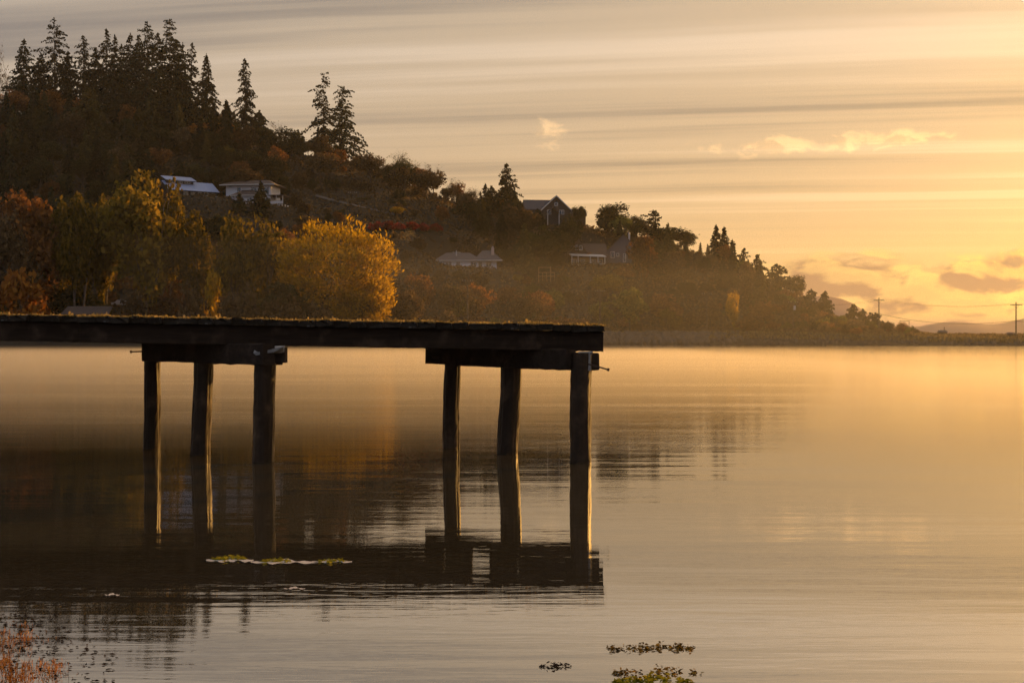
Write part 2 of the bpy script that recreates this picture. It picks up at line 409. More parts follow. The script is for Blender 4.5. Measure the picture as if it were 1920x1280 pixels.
SPOTS = {'white_house': (466, 385), 'metal_roofed_house': (362, 370), 'low_house': (880, 503), 'porch_house': (1100, 499), 'blue_grey_house': (1172, 498)}
HD = {}
for nm, (px, py) in SPOTS.items():
    HD[nm] = ground_at(px, py) + 5
for nm, (px, py) in SPOTS.items():
    d = HD[nm]; PADS.append(((px - 960) / F * d, d + 3.5, CH + (HZ - py) / F * d - .4, 11.0 if nm != 'blue_grey_house' else 7.5))
M['hill'] = plain('hillside_soil', (0.03, 0.023, 0.014), 0.95, 0.5, 0.12)
pxs = np.concatenate([np.linspace(-1500, -50, 60), np.linspace(-40, 1960, 400), np.linspace(1990, 3600, 60)])
tt = np.concatenate([np.linspace(-30, 0, 6), np.linspace(0.7, 14, 18), np.linspace(17, 330, 110), [360, 420, 520, 700]])
PX, TT = np.meshgrid(pxs, tt, indexing='ij')
DD = T_ds(PX) + TT
Z = terrain(PX, DD)
Vt = np.stack([(PX - 960) / F * DD, DD, Z], -1).reshape(-1, 3)
ni, nj = PX.shape
ii, jj = np.meshgrid(np.arange(ni - 1), np.arange(nj - 1), indexing='ij')
q0 = (ii * nj + jj).ravel()
hill = obj('hill_terrain', new_mesh('hill_terrain', Vt, np.stack([q0, q0 + nj, q0 + nj + 1, q0 + 1], 1), M['hill'], True))
tag(hill, 'brown wooded hillside sloping down to the water at the right', kind='structure')

# far range behind the spit
m_, b_, o_ = mat_new('far_hills'); principled(b_, o_, (0.17, 0.115, 0.13), 0.95, 0.1); M['far'] = m_  # mauve base colour stands in for haze over the distance
xs = np.linspace(-900, 1700, 240)
top = 18 + 7 * np.sin(xs * 0.0084 + 0.6) + 5 * np.sin(xs * 0.022 + 2.0) + 2.2 * np.sin(xs * 0.06)
top *= 1.08 * np.interp(xs, [-900, 250, 300, 350, 400, 470, 600, 800, 1700], [1.0, 1.2, 2.0, 2.2, 1.8, 1.45, 0.95, 0.75, 0.7])
rows = []
for k, (yy, zz) in enumerate(((1330, -2), (1390, 0.45), (1460, 1.0), (1540, 0.5), (1590, -0.1))):
    rows.append(np.stack([xs, np.full_like(xs, yy) + 15 * np.sin(xs * .02 + k), top * zz if k else np.full_like(xs, -2.0)], 1))
Vm = np.stack(rows, 1).reshape(-1, 3); n5 = 5
ii, jj = np.meshgrid(np.arange(len(xs) - 1), np.arange(4), indexing='ij'); q0 = (ii * n5 + jj).ravel()
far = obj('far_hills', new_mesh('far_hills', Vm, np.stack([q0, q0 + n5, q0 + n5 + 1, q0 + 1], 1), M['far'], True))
tag(far, 'faint mauve hills beyond the low spit', kind='structure')

# ------------------------------------------------------------------ water
def water_mat():
    m, b, out = mat_new('calm_water')
    g = b.n('ShaderNodeNewGeometry'); x, y, z = b.sep(g.outputs['Position'])
    def wave(sx, sy, detail, rough, seed, dist=0.0):
        return b.noise(b.comb(b.m('MULTIPLY', x, sx), b.m('MULTIPLY', y, sy), seed), 1.0, detail, rough, dist)
    swell = wave(0.22, 0.95, 2, 0.5, 1.0)
    rip = wave(0.55, 5.0, 4, 0.6, 5.0, 0.3)
    fine = wave(5.0, 14.0, 2, 0.5, 9.0)
    patch = b.step(wave(0.03, 0.16, 3, 0.55, 20.0), 0.45, 0.60)
    # breeze-ruffled lanes far out
    def lane(y0, w, x0, x1):
        yy = b.m('ADD', y, b.m('MULTIPLY', wave(0.02, 0.0, 2, 0.5, 31.0), 14.0))
        a = b.m('SUBTRACT', 1.0, b.m('ABSOLUTE', b.m('DIVIDE', b.m('SUBTRACT', yy, y0 + 7.0), w)), clamp=True)
        return b.m('MULTIPLY', b.step(a, 0.0, 0.5), b.step(x, x0, x1))
    lanes = b.m('MAXIMUM', lane(112, 5.5, -2, 12), b.m('MAXIMUM', lane(262, 26, 35, 60), lane(88, 2.5, 8, 20)))
    hgt = b.m('ADD', b.m('MULTIPLY', swell, 0.007), b.m('ADD', b.m('MULTIPLY', rip, b.m('MULTIPLY', b.m('ADD', 0.0026, b.m('MULTIPLY', patch, 0.0050)), b.step(y, 13.0, 34.0, 0.25, 1.0))),
              b.m('MULTIPLY', fine, b.m('ADD', 0.0003, b.m('MULTIPLY', lanes, 0.006)))))
    bp = b.n('ShaderNodeBump'); bp.inputs['Strength'].default_value = 1.0; bp.inputs['Distance'].default_value = 1.0
    b.nt.links.new(hgt, bp.inputs['Height'])
    body = b.n('ShaderNodeBsdfDiffuse'); b.put(body.inputs[0], (0.035, 0.030, 0.020))
    gl = b.n('ShaderNodeBsdfGlossy'); b.put(gl.inputs[0], (0.96, 0.96, 0.96)); gl.inputs['Roughness'].default_value = 0.015
    fr = b.n('ShaderNodeFresnel'); fr.inputs['IOR'].default_value = 12.0
    for n_ in (gl, fr): b.nt.links.new(bp.outputs[0], n_.inputs['Normal'])
    mx = b.n('ShaderNodeMixShader'); b.nt.links.new(fr.outputs[0], mx.inputs[0])
    b.nt.links.new(body.outputs[0], mx.inputs[1]); b.nt.links.new(gl.outputs[0], mx.inputs[2]); b.nt.links.new(mx.outputs[0], out.inputs[0])
    return m
M['water'] = water_mat()
wv = [(-1700, -60, 0), (1900, -60, 0), (1900, 1650, 0), (-1700, 1650, 0)]
water = obj('water', new_mesh('water', wv, [(0, 1, 2, 3)], M['water']))
tag(water, 'calm bay mirroring the hill and the golden sky', kind='structure')

# ------------------------------------------------------------------ old pier
PX0, PX1 = -12.5, 1.37
def ztop(X): return 1.925 + (1.37 - X) * 0.0175
def wobbly_pile(name, top, bot, r_top, r_bot, seed, parent):
    rs = np.random.default_rng(seed); n, rings = 28, 46
    ph = rs.uniform(0, 6.28, 8); V = []; Fc = []
    top = Vector(top); bot = Vector(bot)
    for i in range(rings):
        t = i / (rings - 1); c = bot.lerp(top, t); r = r_bot + (r_top - r_bot) * t
        ox = 0.012 * math.sin(t * 5 + ph[0]) + 0.006 * math.sin(t * 13 + ph[1]); oy = 0.012 * math.sin(t * 4 + ph[2])
        for k in range(n):
            a = 2 * math.pi * k / n
            rr = r * (1 + 0.035 * math.sin(3 * a + ph[3] + t * 1.5) + 0.025 * math.sin(7 * a + ph[4] + 2 * t) + 0.02 * math.sin(13 * a + ph[5] + 9 * t)
                      + 0.022 * math.sin(t * 31 + ph[6] + 2 * math.sin(a)) + rs.normal(0, 0.010))
            V.append((c.x + ox + rr * math.cos(a), c.y + oy + rr * math.sin(a), c.z))
    for i in range(rings - 1):
        for k in range(n): Fc.append((i * n + k, i * n + (k + 1) % n, (i + 1) * n + (k + 1) % n, (i + 1) * n + k))
    Fc.append(tuple((rings - 1) * n + k for k in range(n)))
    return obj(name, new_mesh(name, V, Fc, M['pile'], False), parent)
def rough_beam(name, p0, p1, w, h, mat, parent, seed, nseg=40, amp=0.008):
    """squared timber from p0 to p1 (centre line of its underside), slightly worn"""
    rs = np.random.default_rng(seed); p0 = Vector(p0); p1 = Vector(p1)
    ax = (p1 - p0); L = ax.length; ax.normalize(); side = ax.cross(Vector((0, 0, 1))).normalized()
    prof = [(-w / 2, 0), (-w / 2 + .012, -.0), (w / 2 - .012, 0), (w / 2, .012), (w / 2, h - .015), (w / 2 - .015, h), (-w / 2 + .015, h), (-w / 2, h - .015)]
    prof[0] = (-w / 2, .012)
    n = len(prof); V = []; Fc = []
    for i in range(nseg + 1):
        c = p0 + ax * (L * i / nseg)
        for (a, z) in prof:
            q = c + side * (a + rs.normal(0, amp * .6)); V.append((q.x, q.y, q.z + z + rs.normal(0, amp * .6)))
    for i in range(nseg):
        for k in range(n): Fc.append((i * n + k, i * n + (k + 1) % n, (i + 1) * n + (k + 1) % n, (i + 1) * n + k))
    Fc.append(tuple(range(n))[::-1]); Fc.append(tuple(nseg * n + k for k in range(n)))
    return obj(name, new_mesh(name, V, Fc, mat), parent)

pier = empty('pier', (-3.0, 20.5, 0))
tag(pier, 'old dark timber pier on leaning log piles ending over the water', 'pier')
pier_off = Vector(pier.location)
def P3(px, py, d): return Vector(((px - 960) / F * d, d, CH + (HZ - py) / F * d))
def build_pier():
    kids = []
    # bents: (x px at the top, x px at the water, waterline row, width px)
    bents = [[(288, 283, 841, 31), (383, 374, 852, 37), (497, 491, 865, 41)],
             [(850, 846, 839, 32), (958, 952, 850, 40), (1092, 1087, 866, 40)]]
    # hidden bents farther back along the deck to the left, outside the frame
    bents.append([(b[0] - 600, b[1] - 600, b[2], b[3]) for b in bents[0]])
    sd = 1
    for bi, bent in enumerate(bents):
        pts = []
        for (xt, xw, yw, w) in bent:
            d = F * CH / (yw - HZ)
            tp = Vector(((xt - 960) / F * d, d, 0)); bp_ = Vector(((xw - 960) / F * d, d, 0))
            zt = ztop(tp.x) - 0.37
            lean = (bp_ - tp) / zt
            r = w * d / F / 2
            last = (xt == bent[2][0])
            ztp = zt + (0.0 if not last else -0.02)
            kids.append(wobbly_pile('pile', (tp.x, d, ztp), (tp.x + lean.x * (zt + 2.0), d, -2.0), r * 0.95, r * 1.06, 40 + sd, None)); sd += 1
            pts.append(tp)
        # cap beam runs along the row of piles, bolted to their near side
        a, c = pts[0], pts[2]
        u = (c - a).normalized()
        nrm = Vector((-u.y, u.x, 0)); nrm = nrm if nrm.y < 0 else -nrm
        e0 = a - u * (0.42 if bi == 1 else -0.1); e1 = c + u * (-0.06 if bi == 1 else 0.34)
        z0 = ztop(c.x) - 0.37 - 0.27
        off = nrm * 0.16
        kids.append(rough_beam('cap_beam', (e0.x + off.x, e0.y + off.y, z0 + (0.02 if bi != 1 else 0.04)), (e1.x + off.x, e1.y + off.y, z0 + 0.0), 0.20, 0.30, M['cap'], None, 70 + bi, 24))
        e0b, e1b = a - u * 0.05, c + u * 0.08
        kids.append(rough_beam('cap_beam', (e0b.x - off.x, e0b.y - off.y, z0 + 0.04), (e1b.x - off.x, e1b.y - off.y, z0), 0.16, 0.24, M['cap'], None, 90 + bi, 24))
        # bolt ends
        for (q, s_, L) in ((a, -1, 0.34), (c, 1, 0.42)):
            bz = z0 + (0.17 if s_ < 0 else 0.10)
            m = MB(); p0 = Vector((q.x + s_ * 0.05, q.y - 0.12, bz)); p1 = Vector((q.x + s_ * (0.16 + L * 0.5), q.y - 0.16, bz - (0.01 if s_ < 0 else 0.09)))
            m.tube([p0, p1], 0.011, 8); m.tube([p1 - (p1 - p0).normalized() * 0.03, p1], 0.022, 6)
            if not (bi == 0 and s_ > 0): kids.append(m.build('bolt', M['iron']))
    # cut tops of near piles, sky light put into their grey; pale block
    def wedge(px, d, z, w, h, dep):
        X = (px - 960) / F * d
        m = MB(); m.add([(X - w * .62, d - dep, z), (X + w * .62, d - dep, z + h * .85), (X + w * .62, d + .05, z + h), (X - w * .62, d + .05, z + h * .95),
                         (X - w * .5, d - dep, z - .03), (X + w * .3, d - dep, z + .02), (X + w * .6, d + .05, z), (X - w * .6, d + .05, z)],
                        [(0, 1, 2, 3), (0, 4, 5, 1), (1, 5, 6, 2), (2, 6, 7, 3), (3, 7, 4, 0), (4, 7, 6, 5)])
        return m.build('cut_pile_top', M['greywood'])
    kids.append(wedge(506, 19.93, ztop(-3.4) - 0.47, 0.33, 0.10, 0.16))
    kids.append(wedge(1098, 19.98, ztop(1.0) - 0.43, 0.16, 0.06, 0.05))
    X = (1099 - 960) / F * 20.05
    kids.append(MB().box(X - .065, X + .06, 19.93, 20.12, 1.29, 1.52).build('end_block', M['greywood']))
    X = (528 - 960) / F * 20.1
    kids.append(MB().box(X - .07, X + .075, 19.95, 20.15, 1.40, 1.62).build('end_block', M['cap']))
    # stringers under the deck
    for k, yy in enumerate((20.52, 23.55)):
        for (xa, xb) in ((PX0, -6.2), (-6.195, -1.6), (-1.595, PX1 - 0.06)):
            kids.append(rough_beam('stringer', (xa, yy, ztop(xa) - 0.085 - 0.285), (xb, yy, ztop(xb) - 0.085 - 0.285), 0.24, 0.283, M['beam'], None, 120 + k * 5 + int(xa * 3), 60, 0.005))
    # deck planks laid across, a few missing near the outer end
    x = PX0; k = 0
    prs = random.Random(5)
    plank_meshes = []
    for j in range(6):
        rs = np.random.default_rng(300 + j); V = []; Fc = []
        w, L, h = 0.232, 3.5, 0.085; ns = 14
        prof = [(-w / 2, .01), (-w / 2 + .015, 0), (w / 2 - .015, 0), (w / 2, .01), (w / 2, h - .008), (w / 2 - .01, h), (0, h + .002), (-w / 2 + .01, h), (-w / 2, h - .008)]
        n = len(prof)
        for i in range(ns + 1):
            end = 0.03 if i in (0, ns) else 0.008
            for (a, z) in prof:
                V.append((a + rs.normal(0, .006), L * i / ns + rs.normal(0, end), z + rs.normal(0, .006 if z > .03 else .003)))
        for i in range(ns):
            for q in range(n): Fc.append((i * n + q, (i + 1) * n + q, (i + 1) * n + (q + 1) % n, i * n + (q + 1) % n))
        Fc.append(tuple(range(n))); Fc.append(tuple(ns * n + q for q in range(n))[::-1])
        plank_meshes.append(new_mesh('plank', V, Fc, M['plank']))
    short_plank = plank_meshes[0].copy(); short_plank.name = 'broken_plank'
    for v in short_plank.vertices: v.co.y *= 0.28
    gaps = [(-0.60, -0.33), (0.32, 0.80)]
    while x < PX1 - 0.1:
        xc = x + 0.12
        short = any(g0 - 0.06 < xc < g1 + 0.06 for g0, g1 in gaps)
        if True:
            o = obj('plank', short_plank if short else plank_meshes[k % 6], None, (xc, 20.30 + prs.uniform(-0.035, 0.03), ztop(xc) - 0.085 + prs.uniform(-0.008, 0.008)))
            o.rotation_euler = (prs.uniform(-.003, .003), prs.uniform(-.012, .012), prs.uniform(-.008, .008))
            kids.append(o)
        k += 1; x += 0.2425
    # ragged moss and grit along the deck's edge
    rs = np.random.default_rng(17); N = 9000
    X = rs.uniform(PX0, PX1 - 0.02, N)
    dens = 0.5 + 0.5 * np.sin(X * 2.1 + 1.0) * np.sin(X * 0.77 + 2 * np.sin(X * 5.3))
    keep = rs.uniform(0, 1, N) < (0.35 + 0.65 * dens); X = X[keep]; N = len(X)
    Y = 20.29 + rs.exponential(0.22, N); Zm = 1.925 + (1.37 - X) * 0.0175 + 0.0
    hgt = rs.gamma(1.6, 0.007, N) * (0.5 + dens[keep]) + 0.004; w = rs.uniform(.008, .03, N); a = rs.uniform(0, 3.14, N)
    dx, dy = np.cos(a) * w, np.sin(a) * w * .5; lx = rs.normal(0, .008, N)
    Vq = np.stack([np.stack([X - dx, Y - dy, Zm - .006], 1), np.stack([X + dx, Y + dy, Zm - .006], 1),
                   np.stack([X + dx * .6 + lx, Y + dy, Zm + hgt], 1), np.stack([X - dx * .6 + lx, Y - dy, Zm + hgt], 1)], 1).reshape(-1, 3)
    q = np.arange(N) * 4
    mo = obj('moss', new_mesh('moss', Vq, np.stack([q, q + 1, q + 2, q + 3], 1), M['moss'])); mo['kind'] = 'stuff'
    kids.append(mo)
    for o in kids:
        o.parent = pier; o.location = Vector(o.location) - pier_off
build_pier()

# ------------------------------------------------------------------ plant generators
def leaves(pts, size, rs, elong=1.0, updir=None, jitter=1.0):
    """one quad per point; updir (N,3) turns the long axis along a direction"""
    N = len(pts)
    a = rs.normal(0, 1, (N, 3)); a /= np.linalg.norm(a, axis=1, keepdims=True)
    if updir is not None:
        a = updir + a * jitter; a /= np.linalg.norm(a, axis=1, keepdims=True)
    r = rs.normal(0, 1, (N, 3)); c = np.cross(a, r); c /= np.linalg.norm(c, axis=1, keepdims=True)
    s = (size * rs.uniform(0.6, 1.35, N))[:, None]
    u = a * s * elong * 0.5; v = c * s * 0.5
    V = np.stack([pts - u - v * .6, pts + v - u * .1, pts + u + v * .25, pts - v + u * .15], 1).reshape(-1, 3)
    q = np.arange(N) * 4
    return V, np.stack([q, q + 1, q + 2, q + 3], 1)

def limbs(rs, H, r0, spread, nl, fork=0.35, trunks=1, lean=0.0, depth=2, twigs=3):
    """trunk with forking limbs -> MB"""
    m = MB()
    def grow(p, d, L, r, dep):
        pts = [p]; rad = [r]; dd = Vector(d)
        for i in range(3):
            dd = (dd + Vector(rs.normal(0, 0.13, 3)) + Vector((0, 0, 0.07))).normalized()
            pts.append(pts[-1] + dd * (L / 3)); rad.append(r * (1 - 0.24 * (i + 1)))
        m.tube(pts, rad, 5 if dep == 0 else (4 if dep == 1 else 3), False)
        if dep < depth:
            for k in range(nl if dep == 0 else twigs):
                t = rs.uniform(fork, 1.0) if dep == 0 else rs.uniform(0.3, 1.0)
                i = min(int(t * 3), 2); q = pts[i].lerp(pts[i + 1], t * 3 - i)
                az = rs.uniform(0, 6.283); tilt = rs.uniform(0.35, 1.0) * spread
                nd = (dd * math.cos(tilt) + (Vector((math.cos(az), math.sin(az), 0.15))) * math.sin(tilt)).normalized()
                grow(q, nd, L * rs.uniform(0.42, 0.68), r * (1 - 0.6 * t) * 0.6, dep + 1)
    for t in range(trunks):
        az = rs.uniform(0, 6.283); ln = lean + (0.22 if trunks > 1 else 0.03) * rs.uniform(0.4, 1.2)
        base = Vector((math.cos(az) * .3 * (trunks > 1), math.sin(az) * .3 * (trunks > 1), -0.4))
        grow(base, Vector((math.cos(az) * ln, math.sin(az) * ln, 1)).normalized(), H, r0 / (1 + .35 * (trunks - 1)), 0)
    return m

def crown_pts(rs, N, W, H, z0, lobes=9, shell=0.55, flat=0.75):
    lobes = int(lobes * 2.2)
    """points through an uneven crown of width W between z0 and H"""
    zc = (z0 + H) / 2; rz = (H - z0) / 2; rx = W / 2
    L = []
    for i in range(lobes):
        d = rs.normal(0, 1, 3); d /= np.linalg.norm(d); k = rs.uniform(0.35, 0.78)
        L.append((d[0] * rx * k, d[1] * rx * k, zc + d[2] * rz * k, rs.uniform(0.18, 0.40)))
    L.append((0, 0, zc, 0.5))
    L = np.array(L); w = L[:, 3] ** 2; idx = rs.choice(len(L), N, p=w / w.sum())
    d = rs.normal(0, 1, (N, 3)); d /= np.linalg.norm(d, axis=1, keepdims=True)
    r = (shell + (1 - shell) * rs.uniform(0, 1, N) ** 0.6) * (1 + np.abs(rs.normal(0, .22, N)))
    P = np.stack([L[idx, 0] + d[:, 0] * r * L[idx, 3] * rx, L[idx, 1] + d[:, 1] * r * L[idx, 3] * rx, L[idx, 2] + d[:, 2] * r * L[idx, 3] * rz * 1.02], 1)
    # gaps between leaf clumps
    ph = rs.uniform(0, 6.28, 6); f = 9.0 / W
    g = np.sin(P[:, 0] * f + ph[0] + 1.5 * np.sin(P[:, 2] * f * .8 + ph[1])) * np.sin(P[:, 1] * f + ph[2]) + np.sin(P[:, 2] * f * 1.4 + ph[3]) * .7
    return P[g > -0.75], d[g > -0.75]

def proto_broadleaf(seed, N=1500, leaf=0.55, z0=0.22, lobes=9, trunks=1, W=0.8, shell=0.45):
    """nominal tree 10 m tall"""
    rs = np.random.default_rng(seed)
    tr = limbs(rs, 6.2, 0.24, 0.75, 7, 0.3, trunks, depth=1)
    P, _ = crown_pts(rs, N, 10 * W, 10.0, 10 * z0, lobes, shell)
    V, Fq = leaves(P, leaf, rs)
    return new_mesh('trunk', tr.v, tr.f), new_mesh('crown', V, Fq)
def proto_bush(seed, N=900, leaf=0.26):
    """nominal bush 3 m tall, 4.5 m wide"""
    rs = np.random.default_rng(seed)
    tr = limbs(rs, 1.6, 0.06, 0.8, 4, 0.2, 3, depth=1)
    P, _ = crown_pts(rs, N, 4.6, 3.0, -0.3, 8, 0.4)
    V, Fq = leaves(P, leaf, rs, 1.5)
    return new_mesh('trunk', tr.v, tr.f), new_mesh('crown', V, Fq)
def proto_bare(seed):
    """leafless tree 10 m tall, a few leaves left on it"""
    rs = np.random.default_rng(seed)
    tr = limbs(rs, 5.6, 0.2, 0.72, 9, 0.22, 2, depth=3, twigs=5)
    v = np.array(tr.v); k = 10.0 / v[:, 2].max(); v[:, 2] *= k
    P = v[rs.integers(len(v) // 3, len(v), 260)] + rs.normal(0, .25, (260, 3)); P = P[P[:, 2] > 3.5]
    V, Fq = leaves(P, 0.26, rs)
    return new_mesh('trunk', v, tr.f), new_mesh('crown', V, Fq)

def conifer_mesh(seed, H, W, z0=0.08, dens=1.0, droop=0.35, power=0.9, ragged=0.25, top_lean=0.0, spread_top=False):
    rs = np.random.default_rng(seed)
    tr = MB(); lean = rs.normal(0, 0.012, 2)
    def axis(z): t = z / H; return np.array([lean[0] * z + top_lean * max(0, t - .75) * H * .5, lean[1] * z, z])
    tr.tube([axis(-0.6)] + [axis(H * t) for t in (0.1, .3, .5, .7, .85, 1.0)], [W * .045 + .12, W * .04 + .1, .22 + W * .01, .17, .11, .06, .015], 6)
    C = []; U = []; Sz = []
    z = H * z0
    while z < H * 0.985:
        t = (z / H - z0) / (1 - z0)
        env = (1 - t) ** power * (0.75 + 0.25 * min(1, t * 6))
        if spread_top and t > .82: env = max(env, .28)
        nb = int(round(rs.uniform(4, 7)))
        for k in range(nb):
            if rs.uniform() > dens: continue
            L = max(0.35, W / 2 * env * (1 + rs.normal(0, ragged)))
            az = rs.uniform(0, 6.283); up = rs.normal(0.12, 0.16) + 0.35 * t
            p0 = axis(z + rs.uniform(-.3, .3)); dirh = np.array([math.cos(az), math.sin(az), 0])
            ns = max(2, int(L / 0.42))
            ends = []
            for i in range(1, ns + 1):
                s = i / ns
                p = p0 + dirh * L * s + np.array([0, 0, L * s * (up - droop * s * 1.3)])
                ends.append(p)
                ncl = 3 if s > .35 else 2
                for _ in range(ncl):
                    C.append(p + rs.normal(0, .14 + .05 * L * (1 - s), 3) + np.array([0, 0, -.12 - .1 * rs.uniform()]))
                    U.append(dirh * 1.0 + np.array([0, 0, -0.55 - droop + up * .6])); Sz.append(rs.uniform(.5, 1.0) * (.55 + .25 * (1 - t)))
            tr.tube([p0, ends[len(ends) // 2], ends[-1]], [.05, .03, .012], 3, False)
        z += max(0.42, H * 0.024 * rs.uniform(0.7, 1.35))
    for _ in range(10):
        C.append(axis(H * rs.uniform(.95, 1.0))); U.append(np.array([0, 0, 1.0])); Sz.append(.5)
    C = np.array(C); U = np.array(U); U /= np.linalg.norm(U, axis=1, keepdims=True)
    V, Fq = leaves(C, np.array(Sz), rs, 1.5, U, 0.45)
    return new_mesh('trunk', tr.v, tr.f, M['bark']), new_mesh('crown', V, Fq, M['conifer'])

def set_mat(o, mat):
    if not o.data.materials: o.data.materials.append(None)
    o.material_slots[0].link = 'OBJECT'; o.material_slots[0].material = mat

LM = [(466, 360, 'the white two-storey house'), (362, 350, 'the metal-roofed house'), (640, 500, 'the golden willow'), (661, 390, 'the transformer pole'),
      (745, 410, 'the small golden cone-shaped tree'), (880, 485, 'the low dark-roofed house'), (1040, 390, 'the ridge house'), (1100, 480, 'the porch house'),
      (1172, 470, 'the blue-grey house'), (1182, 575, 'the rounded green shore tree'), (1355, 450, 'the three slim firs'), (1374, 570, 'the slim yellow tree'),
      (950, 350, 'the symmetrical ridge fir'), (625, 230, 'the two ragged firs'), (461, 190, 'the lone spire fir'), (270, 160, 'the dark fir clump'),
      (104, 120, 'the tallest open-branched fir'), (258, 440, 'the tallest waterside tree'), (52, 430, 'the russet waterside tree'), (1492, 540, 'the round dark skyline tree'),
      (1547, 565, 'the small cone pine'), (1641, 605, 'the gnarled pine'), (770, 310, 'the skyline row of bare trees'), (1125, 585, 'the pole above the pier end'),
      (877, 560, 'the pole below the low house'), (1325, 590, 'the pole below the slim firs'), (165, 250, 'the olive-tinted slope fir'), (492, 430, 'the broad gold-topped tree'),
      (1024, 510, 'the timber frame'), (820, 445, 'the half-hidden white car'), (45, 130, 'the leftmost full fir'), (388, 165, 'the cone-shaped fir'), (305, 260, 'the dark slope fir'),
      (170, 400, 'the twin-topped waterside trees'), (236, 310, 'the olive-tinted young fir'), (70, 275, 'the dark left-hand slope fir'), (400, 250, 'the orange ridge tree'),
      (526, 255, 'the lone bare ridge tree'), (1420, 500, 'the loose-branched pine'), (1430, 580, 'the russet point tree'), (985, 420, 'the brown tree under the ridge fir'), (1010, 465, 'the broad dark tree'), (1258, 445, 'the large rounded skyline tree'), (765, 425, 'the red shrub row')]
def where(px, py):
    x, y, n = min(LM, key=lambda l: (l[0] - px) ** 2 + (l[1] - py) ** 2 * 1.5)
    dx, dy = px - x, py - y; r = math.hypot(dx, dy)
    a = 'right of' if dx > 0 else 'left of'; v = 'below' if dy > 0 else 'above'
    if abs(dx) > 2.2 * abs(dy): w = a
    elif abs(dy) > 2.2 * abs(dx): w = v
    else: w = v + ' and ' + a
    return ('close ' if r < 28 else ('some way ' if r > 62 else '')) + w + ' ' + n

# things that must stay visible: (x0, x1, y0, y1, distance)
KEEP = []
plants = []
def plant(name, meshes, loc, sx, sz, crown_mat, trunk_mat, label, cat, group, rz=None):
    e = empty(name, loc, random.uniform(0, 6.28) if rz is None else rz, (sx, sx, sz))
    t = obj('trunk', meshes[0], e); c = obj('crown', meshes[1], e)
    set_mat(t, trunk_mat); set_mat(c, crown_mat)
    tag(e, label, cat, group); plants.append(e); return e

